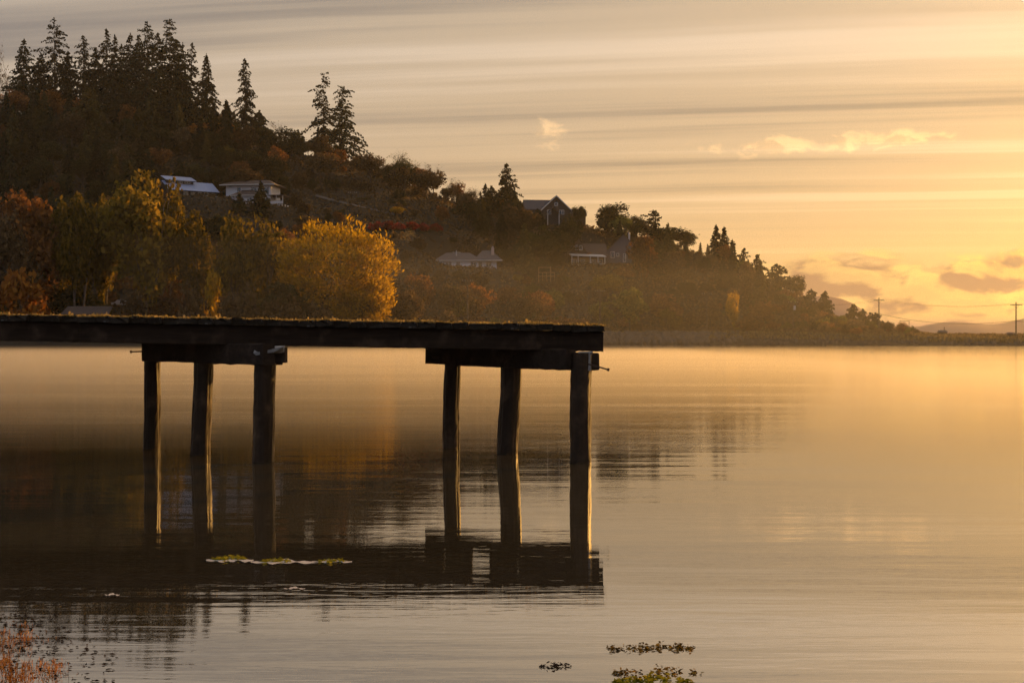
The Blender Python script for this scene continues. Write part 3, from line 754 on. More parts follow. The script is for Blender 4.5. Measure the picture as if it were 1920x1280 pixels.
# ------------------------------------------------------------------ tall conifers of the ridge, one by one
#        px  top  width  ddist  z0   dens droop power ragged  extra   label
CON = [(45, 74, 62, 0, .12, .9, .35, .8, .25, {}, 'dark fir with a rounded top, leftmost full fir on the ridge'),
       (104, 34, 84, 4, .16, .62, .25, .75, .35, {}, 'tallest open-branched fir at the left with sky showing through it'),
       (156, 66, 70, 0, .15, .68, .3, .75, .35, {}, 'ragged fir just right of the tallest open-branched fir'),
       (200, 55, 66, 8, .08, .95, .35, .85, .25, {}, 'pointed dense fir at the left edge of the dark fir clump'),
       (216, 66, 50, -6, .08, 1, .35, .85, .2, {}, 'narrow dense fir leaning against the pointed fir in the clump'),
       (243, 62, 62, 6, .06, .95, .35, .8, .3, {}, 'dense black fir in the middle of the dark fir clump'),
       (276, 41, 80, 0, .06, 1, .35, .7, .3, {}, 'broad black fir, bulkiest in the dark fir clump'),
       (318, 36, 58, 6, .1, .95, .3, .55, .35, {'spread_top': True}, 'tall fir with a flat tufted top right of the broad black fir'),
       (341, 82, 52, -8, .06, .95, .35, .8, .25, {}, 'shorter fir below the flat-topped fir'),
       (358, 80, 34, 4, .12, .8, .4, .6, .35, {'top_lean': .12}, 'thin crooked fir at the right edge of the fir clump'),
       (128, 98, 56, -8, .08, .95, .35, .8, .25, {}, 'shorter dense fir between the open-branched and ragged firs'),
       (180, 88, 56, 6, .06, 1, .35, .8, .25, {}, 'dense fir filling the gap left of the pointed fir'),
       (228, 84, 60, 10, .06, 1, .35, .8, .25, {}, 'dense fir behind the narrow leaning fir'),
       (260, 66, 60, 8, .06, 1, .35, .75, .3, {}, 'dense fir just left of the broad black fir'),
       (298, 62, 62, 9, .06, 1, .35, .75, .3, {}, 'dense fir between the broad black fir and flat-topped fir'),
       (332, 74, 58, 10, .06, 1, .35, .75, .3, {}, 'dense fir behind the flat-topped fir'),
       (75, 100, 56, 8, .08, .95, .35, .8, .3, {}, 'dense fir between the leftmost fir and open-branched fir'),
       (388, 102, 52, 0, .05, 1, .4, .8, .18, {}, 'neat cone-shaped fir standing right of the fir clump'),
       (461, 111, 44, 0, .06, .88, .45, .6, .22, {}, 'lone narrow spire fir on the ridge above the white house'),
       (486, 208, 52, 0, .03, 1, .35, .75, .25, {}, 'short bushy fir at the foot of the lone spire fir'),
       (607, 138, 58, 4, .1, .72, .3, .5, .4, {'spread_top': True}, 'left one of the two tall ragged firs on the bare ridge'),
       (641, 163, 84, 0, .08, .75, .35, .85, .35, {'top_lean': .22, 'spread_top': True}, 'right one of the two tall ragged firs, with a bent top'),
       (950, 307, 70, 0, .04, .9, .3, .85, .2, {}, 'symmetrical fir beside the dark gabled house on the ridge'),
       (922, 350, 52, -6, .03, 1, .35, .8, .25, {}, 'smaller fir tucked against the symmetrical ridge fir'),
       (1343, 422, 34, 0, .04, .9, .3, .85, .15, {}, 'left one of three slim firs on the right-hand skyline'),
       (1359, 426, 30, 5, .04, .9, .3, .85, .15, {}, 'middle one of three slim firs on the right-hand skyline'),
       (1374, 449, 18, -3, .04, .8, .35, .7, .3, {}, 'thinnest of three slim firs on the right-hand skyline'),
       (1394, 467, 40, 0, .05, .8, .3, .7, .35, {}, 'ragged pine just right of the three slim firs'),
       (1420, 478, 34, 0, .05, .75, .3, .6, .35, {}, 'loose-branched pine farther down the skyline from the slim firs'),
       (1456, 496, 50, 0, .05, .85, .25, .6, .35, {}, 'spreading pine on the falling skyline before the round dark tree'),
       (1521, 543, 42, -5, .03, 1, .3, .6, .3, {}, 'stout dark pine on the falling skyline left of the small cone pine'),
       (1547, 547, 34, 0, .03, 1, .35, .8, .2, {}, 'small cone pine standing clear against the far hills'),
       (1598, 573, 30, 0, .03, 1, .3, .6, .3, {}, 'low bushy pine near the right end of the hill'),
       (1617, 580, 26, 4, .03, 1, .3, .6, .3, {}, 'little round pine beside the low bushy pine'),
       (1641, 588, 46, -8, .03, .9, .25, .5, .4, {}, 'gnarled pine at the foot of the skyline utility pole'),
       (1225, 394, 34, 6, .1, .6, .2, .4, .5, {'spread_top': True}, 'scrawny pine poking above the houses on the hill'),
       (165, 165, 92, -45, .03, 1, .35, .85, .2, {'olive': 1}, 'olive-tinted fir on the slope in front of the dark fir clump'),
       (236, 270, 58, -75, .03, 1, .35, .85, .2, {'olive': 1}, 'olive-tinted young fir above the waterside trees'),
       (70, 205, 90, -35, .03, 1, .35, .8, .25, {}, 'dark fir on the slope beneath the leftmost ridge firs'),
       (305, 190, 90, -30, .03, 1, .35, .8, .25, {}, 'dark fir filling the slope below the fir clump'),
       (235, 165, 80, -22, .03, 1, .35, .8, .25, {}, 'dark fir in the shade under the broad black fir'),
       (490, 340, 44, -404, .02, 1, .3, .9, .15, {}, 'dark young fir hiding part of the white house front'),
       (449, 364, 30, -402, .02, 1, .3, .8, .2, {}, 'small dark fir left of the young fir at the white house'),
       (1008, 392, 34, -12, .02, 1, .3, .7, .2, {}, 'dark fir left of the ridge house gable'),
       (870, 372, 66, -18, .02, 1, .35, .6, .25, {}, 'big dark spruce mass on the slope left of the ridge fir')]
for i, (px, top_, w, dd, z0, dens, droop, power, rag, ex, lab) in enumerate(CON):
    d = ground_at(px, -dd) if dd < -300 else float(T_dr(px)) + dd
    p = pos(px, d); H = CH + (HZ - top_) / F * d - p.z
    ex = dict(ex); ol = ex.pop('olive', 0)
    me = conifer_mesh(500 + i, H, w * (1.22 if px < 380 else 1.08) * d / F, z0, dens, droop, power, rag, **ex)
    e = empty('fir_tree', p, 0.0)
    obj('trunk', me[0], e); c = obj('crown', me[1], e)
    if ol: set_mat(c, M['conifer_olive'])
    tag(e, lab, 'fir tree', 'conifers on the hill')

# ------------------------------------------------------------------ houses
def at_house(name, px, py_base, d=None, rz=0.0):
    d = d or HD[name]
    z = CH + (HZ - py_base) / F * d
    e = empty(name, ((px - 960) / F * d, d, z), rz); e['d'] = d
    return e, F / d           # pixels per metre there
def window(par, x, y, z, w, h, frame=True, rz=None):
    """window on a wall facing -y at plane y"""
    f = MB().box(x - w / 2 - .12, x + w / 2 + .12, y - .06, y + .02, z - .12, z + h + .12).build('window', M['trim'], par)
    MB().box(x - w / 2, x + w / 2, y - .075, y - .03, z, z + h).build('pane', M['glass'], f)
    if w > 1.3: MB().box(x - .05, x + .05, y - .10, y - .065, z, z + h).build('mullion', M['trim'], f)
    return f
def houses():
    # white two-storey house with hip roofs
    e, k = at_house('white_house', 466, 385, None, R(-8))
    tag(e, 'white two-storey house with brown hip roofs behind dark young firs', 'house')
    W = 13.6
    MB().box(-W / 2, W / 2, 0, 9, -4, 6.0).build('wall', M['white'], e)
    r = MB().hip(-W / 2, W / 2, 0, 9, 6.0, 7.75, 3.6, 1.5).build('roof', M['brownshingle'], e)
    MB().box(-W / 2 - 1.52, W / 2 + 1.52, -1.53, -1.44, 5.74, 6.0).build('fascia', M['trim'], r)
    MB().box(-3.2, 3.2, -3.2, -.003, -4, 2.5).build('porch_wall', M['white'], e)
    r2 = MB().hip(-3.2, 3.2, -3.2, 2.6, 2.6, 4.4, 2.4, .9).build('porch_roof', M['brownshingle'], e)
    MB().box(-4.12, 4.12, -4.13, -4.04, 2.38, 2.6).build('fascia', M['trim'], r2)
    window(e, -2.9, 0, 4.0, 1.0, 1.2); window(e, 1.6, 0, 4.3, 1.6, .9); window(e, 5.3, 0, 3.2, 1.7, 2.0); window(e, 5.2, 0, .4, 1.6, 1.5)
    window(e, -1.6, -3.2, .4, 1.2, 1.2); window(e, 1.4, -3.2, .4, 1.4, 1.2)
    MB().box(6.9, 10.6, -1.2, 5, -4, .2).build('wing_wall', M['white'], e)
    MB().box(6.4, 11.2, -2.2, 5.4, 2.55, 2.75).build('wing_roof', M['brownshingle'], e)
    for x in (7.0, 9.0, 10.9): MB().box(x - .09, x + .09, -1.9, -1.7, .2, 2.55).build('post', M['trim'], e)
    MB().box(6.9, 11.0, -2.0, -1.9, .95, 1.08).build('railing', M['trim'], e)
    MB().box(6.9, 11.0, -1.96, -1.92, .25, .8).build('railing_panel', M['white'], e)
    window(e, 8.7, -1.2, -2.4, 1.8, 1.3)
    # long house with a pale metal roof
    e, k = at_house('metal_roofed_house', 362, 370, None, R(36))
    tag(e, 'long house with a pale blue metal roof left of the white house', 'house')
    MB().box(-7.5, 7.5, 0, 8, -4, 2.0).build('wall', M['darkwall'], e)
    def slope(x0, x1, y0, z0, y1, z1, th=.16):
        return MB().add([(x0, y0, z0), (x1, y0, z0), (x1, y1, z1), (x0, y1, z1), (x0, y0, z0 + th), (x1, y0, z0 + th), (x1, y1, z1 + th), (x0, y1, z1 + th)],
                        [(0, 3, 2, 1), (4, 5, 6, 7), (0, 1, 5, 4), (1, 2, 6, 5), (2, 3, 7, 6), (3, 0, 4, 7)])
    r = slope(-7.9, 7.9, -1.0, 1.7, 4.2, 4.7).build('roof', M['metalroof'], e)
    slope(-7.9, 7.9, 9.0, 1.7, 4.25, 4.7).build('rear_roof', M['metalroof'], e)
    for x in np.linspace(-7.5, 7.5, 16): slope(x - .04, x + .04, -1.0, 1.87, 4.2, 4.87, .05).build('roof_seam', M['metalroof'], r)
    MB().box(-7.0, 1.2, 2.6, 5.2, 3.4, 5.15).build('clerestory_wall', M['darkwall'], e)
    u = slope(-7.6, 1.8, 1.5, 4.75, 5.6, 6.2).build('upper_roof', M['metalroof'], e)
    for x in (-5.2, -2.9, -.6): window(e, x, 2.6, 4.15, 1.5, .5)
    MB().add([(-7.5, .0, 2.0), (-7.5, 8.0, 2.0), (-7.5, 4.2, 4.65), (-7.3, .0, 2.0), (-7.3, 8.0, 2.0), (-7.3, 4.2, 4.65)],
             [(0, 2, 1), (3, 4, 5), (0, 1, 4, 3), (1, 2, 5, 4), (2, 0, 3, 5)]).build('gable_wall', M['darkwall'], e)
    for x in (-2.2, 0, 2.2, 4.2, 6.2): window(e, x, 0, .1, 1.1, 1.3)
    MB().box(1.5, 9.5, -3.0, -.003, -1.0, -.75).build('deck', M['trim'], e)
    for x in (1.6, 3.5, 5.4, 7.3, 9.4): MB().box(x - .07, x + .07, -2.95, -2.8, -4, .25).build('post', M['trim'], e)
    MB().box(1.5, 9.5, -2.96, -2.86, .25, .36).build('railing', M['trim'], e)
    # dark gabled house on the skyline
    e, k = at_house('ridge_house', 1042, 412, 476, R(6))
    tag(e, 'dark gabled house with pale trim standing on the skyline', 'house')
    MB().box(-10, 1.5, 0, 9, -3, 3.4).build('wall', M['darkwall'], e)
    MB().hip(-10, 1.5, 0, 9, 3.4, 7.0, 0.0, .5).build('roof', M['shingle'], e)
    MB().box(-4.9, 4.4, -3.0, 6, -3, 3.2).build('cross_wall', M['darkwall'], e)
    MB().prism_y(-4.9, 4.4, -3.0, -2.7, 3.2, 7.6).build('gable_wall', M['darkwall'], e)
    rr = MB().gable_y(-4.9, 4.4, -3.0, 6.0, 3.2, 7.6, .6).build('cross_roof', M['shingle'], e)
    for s_ in (-1, 1):
        m = MB(); x0, x1 = -.25, -.25 + s_ * 5.2
        m.add([(x0, -3.72, 7.45), (x1, -3.72, 2.55), (x1, -3.72, 2.95), (x0, -3.72, 7.88), (x0, -3.62, 7.45), (x1, -3.62, 2.55), (x1, -3.62, 2.95), (x0, -3.62, 7.88)],
              [(0, 1, 2, 3), (7, 6, 5, 4), (0, 4, 5, 1), (1, 5, 6, 2), (2, 6, 7, 3), (3, 7, 4, 0)])
        m.build('barge_board', M['trim'], rr)
    MB().gable_y(-3.4, .6, -4.6, -2.9, 1.6, 3.7, .4, .2).build('porch_roof', M['shingle'], e)
    for x in (-3.3, .5): MB().box(x - .12, x + .12, -4.7, -4.45, -3, 1.7).build('post', M['trim'], e)
    window(e, -2.6, -3.0, 1.6, 1.2, 1.3); window(e, 1.6, -3.0, 1.6, 1.4, 1.3); window(e, -.25, -3.0, 4.4, .9, 1.0); window(e, -7.4, 0, .8, 1.5, 1.4)
    MB().box(4.4, 10.3, 1.0, 8, -3, 1.6).build('wing_wall', M['darkwall'], e)
    MB().hip(4.4, 10.3, 1.0, 8, 1.6, 4.1, 0.0, .4).build('wing_roof', M['shingle'], e)
    # low house with a dark hip roof and chimney
    e, k = at_house('low_house', 880, 503, None, R(3))
    tag(e, 'low white-walled house with a dark hip roof and pale chimney', 'house')
    MB().box(-9.4, 7.9, 0, 8, -3, 2.2).build('wall', M['white'], e)
    MB().hip(-9.4, 3.0, 0, 8, 2.3, 4.7, 3.6, .8).build('roof', M['shingle'], e)
    MB().hip(1.6, 9.0, -1.2, 8.6, 2.33, 5.35, 2.8, .5).build('wing_roof', M['shingle'], e)
    MB().box(-10.2, 3.3, -.86, -.79, 2.08, 2.3).build('fascia', M['trim'], e)
    MB().box(1.1, 9.5, -1.76, -1.69, 2.1, 2.33).build('fascia', M['trim'], e)
    ch = MB().box(6.4, 7.2, 1.2, 2.0, 2.8, 6.0).build('chimney', M['brick'], e)
    MB().box(6.55, 7.05, 1.35, 1.85, 6.0, 6.5).build('chimney_pot', M['brick'], ch)
    MB().tube([(-3.7, 2.2, 3.4), (-3.7, 2.2, 5.3)], .16, 8).build('vent_pipe', M['trim'], e)
    MB().tube([(-4.9, 2.2, 4.75), (-2.4, 2.2, 4.7)], .06, 5).build('antenna', M['trim'], e)
    for x, w in ((-6.0, 1.6), (-3.2, 1.0), (1.2, 1.5), (3.2, .9), (5.6, 1.4)): window(e, x, 0, .5, w, 1.2)
    # dark steep-gabled house with a white porch
    e, k = at_house('porch_house', 1100, 499, None, R(10))
    tag(e, 'dark steep-roofed house with a long white-trimmed porch', 'house')
    MB().box(-4.6, 5.2, 3.0, 10, -3, 3.4).build('wall', M['darkwall'], e)
    MB().prism_y(-5.0, 1.2, 2.9, 3.2, 3.4, 8.4).build('gable_wall', M['darkwall'], e)
    rf = MB().gable_y(-5.0, 1.2, 3.0, 10, 3.4, 8.4, .5).build('roof', M['brownshingle'], e)
    MB().hip(0.4, 7.5, 4.0, 10, 3.4, 7.4, 0.0, .3).build('rear_roof', M['brownshingle'], e)
    window(e, -2.6, 2.9, 5.2, .8, 1.3); window(e, -1.2, 2.9, 5.2, .8, 1.3)
    MB().box(-4.4, 5.4, 0.6, 2.99, -3, 2.6).build('porch_wall', M['timber'], e)
    MB().add([(-5.2, -1.4, 3.05), (5.9, -1.4, 2.75), (5.9, 3.1, 3.5), (-5.2, 3.1, 3.8), (-5.2, -1.4, 3.3), (5.9, -1.4, 3.0), (5.9, 3.1, 3.75), (-5.2, 3.1, 4.05)],
             [(0, 3, 2, 1), (4, 5, 6, 7), (0, 1, 5, 4), (1, 2, 6, 5), (2, 3, 7, 6), (3, 0, 4, 7)]).build('porch_roof', M['trim'], e)
    for x in (-4.9, -2.9, .9, 3.3, 5.5): MB().box(x - .13, x + .13, -1.2, -.95, -2.5, 3.0).build('post', M['trim'], e)
    MB().box(-5.0, 5.6, -1.25, 3.0, -.5, -.25).build('porch_floor', M['trim'], e)
    MB().box(.9, 5.6, -1.2, -1.08, .55, .7).build('railing', M['trim'], e)
    MB().box(.9, 5.6, -1.2, -1.08, -.2, -.08).build('railing', M['trim'], e)
    for x, w in ((-3.9, 1.4), (-1.2, 1.2), (2.2, 1.3), (4.4, 1.3)): window(e, x, .6, .5, w, 1.5)
    # blue-grey gable end house
    e, k = at_house('blue_grey_house', 1172, 498, None, R(-6))
    tag(e, 'blue-grey house with a broad gable end and white windows', 'house')
    MB().box(-6, 5, 0, 9, -4, 4.4).build('wall', M['bluegrey'], e)
    MB().prism_y(-6, 5, 0, .3, 4.4, 9.6).build('gable_wall', M['bluegrey'], e)
    MB().gable_y(-6, 5, 0, 9, 4.4, 9.6, .4).build('roof', M['brownshingle'], e)
    window(e, -3.9, 0, 2.6, 1.0, 1.7); window(e, -2.3, 0, 3.0, .6, .8); window(e, -.2, 0, 1.3, .6, 2.4); window(e, 1.4, 0, 3.0, .7, .7)
    window(e, 3.2, 0, 1.0, 1.3, 2.5); window(e, 2.4, 0, -2.4, 1.8, 1.4)
    MB().tube([(1.2, 3, 8), (1.2, 3, 10.6)], .3, 8).build('flue', M['grey'], e)
    # shed on the shore just behind the pier
    e, k = at_house('shed', 160, 604, 284, R(4))
    tag(e, 'low shed with a dull brown roof just above the pier at left', 'shed')
    MB().box(-4.2, 4.4, 0, 4.5, -1.0, 1.5).build('wall', M['darkwall'], e)
    MB().add([(-4.7, -.5, 1.5), (4.7, -.5, 1.5), (4.45, 4.6, 3.15), (-4.5, 4.6, 3.15), (-4.7, -.5, 1.65), (4.7, -.5, 1.65), (4.45, 4.6, 3.3), (-4.5, 4.6, 3.3)],
             [(0, 3, 2, 1), (4, 5, 6, 7), (0, 1, 5, 4), (1, 2, 6, 5), (2, 3, 7, 6), (3, 0, 4, 7)]).build('roof', M['brownshingle'], e)
    MB().box(-.8, .2, -.03, .04, -.9, 1.1).build('door', M['timber'], e)
    # little hut with a chimney post on the spit
    e, k = at_house('hut', 1769, 632, 352)
    tag(e, 'tiny dark hut with a thin post on the low spit', 'hut')
    MB().box(-.95, .95, 0, 1.6, -.6, 1.35).build('wall', M['darkwall'], e)
    MB().hip(-.95, .95, 0, 1.6, 1.35, 1.75, .2, .15, .1).build('roof', M['shingle'], e)
    MB().tube([(.45, .8, 1.3), (.45, .8, 2.5)], [.16, .1], 7).build('post', M['pole'], e)
    MB().tube([(-.8, .5, 1.3), (-.8, .5, 2.0)], .07, 6).build('vent_pipe', M['grey'], e)
    e, k = at_house('shelter', 1897, 633, 318)
    tag(e, 'small open-sided shelter beside the rightmost utility pole', 'shelter')
    for x in (-.75, .75): MB().box(x - .08, x + .08, .2, .36, -.6, .95).build('post', M['pole'], e)
    MB().hip(-.8, .8, 0, 1.2, .95, 1.2, .25, .12, .08).build('roof', M['shingle'], e)
    MB().box(-.67, .67, 1.05, 1.12, -.6, .95).build('back_wall', M['darkwall'], e)
houses()
print('HOUSES', HD)
KEEP += [(408, 532, 330, 392, HD['white_house']), (316, 408, 328, 366, HD['metal_roofed_house']), (984, 1060, 364, 398, 476), (1066, 1102, 385, 408, 476), (812, 948, 462, 497, HD['low_house']), (1064, 1138, 438, 497, HD['porch_house']),
         (1135, 1186, 438, 490, HD['blue_grey_house']), (118, 208, 572, 600, 284), (212, 242, 560, 575, 330), (596, 664, 366, 386, 460), (1008, 1042, 498, 518, 406), (656, 668, 358, 420, 440),
         (808, 832, 438, 450, 445), (700, 830, 410, 432, 440), (670, 695, 376, 402, 440), (733, 760, 382, 432, 430), (870, 884, 522, 600, 350), (1118, 1132, 542, 625, 385), (1318, 1332, 546, 625, 396)]

# timber lookout frame below the porch house
def frame_thing():
    px, py, d = 1024, 519, 406
    e = empty('timber_frame', P3(px, py, d)); tag(e, 'raw timber frame with a railing on the slope below the houses', 'frame')
    for x in (-2.1, 1.3): MB().box(x - .09, x + .09, -.09, .09, -1.5, 2.9).build('post', M['timber'], e)
    MB().box(-2.3, 1.5, -.12, .12, 2.6, 2.8).build('top_beam', M['timber'], e)
    MB().box(-2.3, 2.5, -.10, .10, 1.15, 1.3).build('rail', M['timber'], e)
    MB().box(-2.3, 2.5, -.10, .10, .1, .25).build('rail', M['timber'], e)
    for x in (-1.0, .1, 2.4): MB().box(x - .06, x + .06, -.06, .06, -1.2, 1.15).build('baluster', M['timber'], e)
frame_thing()

def car(px, py, d, rz, label, mat):
    e = empty('parked_car', P3(px, py, d), rz); tag(e, label, 'car')
    m = MB(); L, Wd = 4.2, 1.7
    side = [(-2.1, .35), (-2.1, .8), (-1.3, .92), (-.75, 1.42), (.75, 1.46), (1.35, .98), (2.1, .85), (2.1, .35)]
    n = len(side); V = [(x, -Wd / 2 + (0.12 if z > 1.1 else 0), z) for x, z in side] + [(x, Wd / 2 - (0.12 if z > 1.1 else 0), z) for x, z in side]
    m.add(V, [tuple(range(n)), tuple(range(n, 2 * n))[::-1]] + [(i, i + n, (i + 1) % n + n, (i + 1) % n) for i in range(n)])
    m.build('body', mat, e)
    MB().add([(-1.05, -.80, .98), (1.1, -.80, 1.0), (.68, -.755, 1.38), (-.68, -.755, 1.36)], [(0, 1, 2, 3)]).build('side_window', M['glass'], e)
    for x in (-1.3, 1.3):
        for y in (-.82, .82): MB().tube([(x, y - .1, .33), (x, y + .1, .33)], .33, 14).build('wheel', M['rubber'], e)
car(227, 574, 318, R(12), 'small pale car parked behind the shed under the waterside trees', M['carpaint'])
car(820, 449, 446, R(-5), 'white car half hidden by brush above the low dark-roofed house', M['trim'])

# pale driveway across the slope
def ribbon(name, pts, w, mat, label):
    V = []; Fc = []
    P = []
    for (px, py) in pts: d = ground_at(px, py); P.append((px, d))
    for (px, d) in P:
        for s_ in (-w / 2, w / 2):
            X = (px - 960) / F * d; V.append((X, d + s_, tz(X, d + s_) + 0.25))
    for i in range(len(P) - 1): Fc.append((2 * i, 2 * i + 2, 2 * i + 3, 2 * i + 1))
    o = obj(name, new_mesh(name, V, Fc, mat)); tag(o, label, kind='structure')
dense = [(a, b_) for a, b_ in zip(np.linspace(592, 740, 30), np.interp(np.linspace(592, 740, 30), [592, 620, 662, 740], [368, 376, 386, 404]))]
ribbon('driveway', dense, 1.6, M['asphalt'], 'pale driveway crossing the slope above the golden willow')

# ------------------------------------------------------------------ utility poles and wires
poles = {}
def pole(px, top, d, label, arm=True, transformer=False, base=None):
    p = pos(px, d, -0.6); zt = CH + (HZ - top) / F * d; h = zt - p.z
    e = empty('utility_pole', p); tag(e, label, 'utility pole', 'utility poles along the shore')
    MB().tube([(0, 0, 0), (0, 0, h * .5), (0, 0, h)], [.19, .16, .12], 8).build('pole', M['pole'], e)
    tips = []
    if arm:
        MB().box(-1.35, 1.35, -.2, -.08, h - .75, h - .6).build('crossarm', M['pole'], e)
        for x in (-1.25, -.65, .65, 1.25):
            MB().tube([(x, -.14, h - .6), (x, -.14, h - .38)], [.07, .04], 6).build('insulator', M['grey'], e)
            tips.append(Vector((p.x + x, p.y - .14, p.z + h - .4)))
        MB().tube([(-.7, -.16, h - .68), (0, -.16, h - 1.5)], .03, 4).build('brace', M['iron'], e)
        MB().tube([(.7, -.16, h - .68), (0, -.16, h - 1.5)], .03, 4).build('brace', M['iron'], e)
    if transformer: MB().tube([(.42, -.1, h - 2.7), (.42, -.1, h - 1.5)], .32, 10).build('transformer', M['grey'], e)
    poles[px] = (tips, Vector((p.x, p.y - .2, p.z + h - 4.2)))
pole(661, 358, 442, 'pole with a grey transformer on the slope above the willow', True, True)
pole(877, 522, 352, 'pole with a crossarm below the low dark-roofed house')
pole(1125, 542, 388, 'pole standing just above the end of the pier')
pole(1325, 547, 398, 'pole below the slim firs on the point')
pole(1487, 563, 398, 'pole half lost against the dark trees of the point', True, True)
pole(1648, 558, 372, 'pole on the skyline behind the gnarled pine')
pole(1905, 566, 318, 'rightmost pole standing alone on the spit')
pole(2230, 560, 290, 'pole on the spit beyond the right edge')
seq = [877, 1125, 1325, 1487, 1648, 1905, 2230]
def wire(p0, p1, sag, r, label):
    m = MB(); n = 14
    pts = [p0.lerp(p1, i / n) - Vector((0, 0, sag * 4 * (i / n) * (1 - i / n))) for i in range(n + 1)]
    m.tube(pts, r, 4); o = m.build('power_line', M['wire'])
    tag(o, label, 'power line', 'wires between the poles'); return o
names = {877: 'low-house pole', 1125: 'pier-end pole', 1325: 'slim-firs pole', 1487: 'dark-trees pole',
         1648: 'skyline pole', 1905: 'rightmost pole', 2230: 'pole past the right edge'}
for a, c in zip(seq[:-1], seq[1:]):
    for j, wd in ((0, 'upper left'), (3, 'upper right')):
        wire(poles[a][0][j], poles[c][0][j], 1.2, .022, f'{wd} wire from {names[a]} to {names[c]}')
    wire(poles[a][1], poles[c][1], 1.5, .05, f'thick lower cable from {names[a]} to {names[c]}')
# gate frame on the spit
e = empty('gate_frame', pos(1696, 372, 0)); tag(e, 'thin goalpost-like gate frame on the spit', 'gate')
for x in (-1.2, 1.2): MB().tube([(x, 0, -.5), (x, 0, 3.0)], .07, 6).build('post', M['iron'], e)
MB().tube([(-1.2, 0, 2.85), (1.2, 0, 2.85)], .06, 6).build('crossbar', M['iron'], e)

# ------------------------------------------------------------------ broadleaf trees
BL = [proto_broadleaf(20 + i, 3600, 0.42, 0.16 + .03 * (i % 3), 8 + i % 4, 1 + (i % 3 == 1), .78 + .06 * (i % 3)) for i in range(6)]
BU = [proto_bush(60 + i, 1000) for i in range(5)]
BA = [proto_bare(80 + i) for i in range(4)]
TALL = [proto_broadleaf(40 + i, 7500, 0.36, 0.20, 14, 2, .66, .4) for i in range(4)]

def tree_at(kind, px, top, w, d, cm, label, cat='tree', tm='bark', group=None, name=None):
    protos = {'bl': BL, 'bush': BU, 'bare': BA, 'tall': TALL}[kind]
    nom = {'bl': (10, 8.2), 'bush': (3, 4.6), 'bare': (10, 8), 'tall': (10, 5.9)}[kind]
    p = pos(px, d); H = CH + (HZ - top) / F * d - p.z
    nm = name or {'bl': 'broadleaf_tree', 'bush': 'bush', 'bare': 'bare_tree', 'tall': 'broadleaf_tree'}[kind]
    return plant(nm, random.choice(protos), p, w * d / F / nom[1], H / nom[0], M[cm], M[tm], label, cat, group)

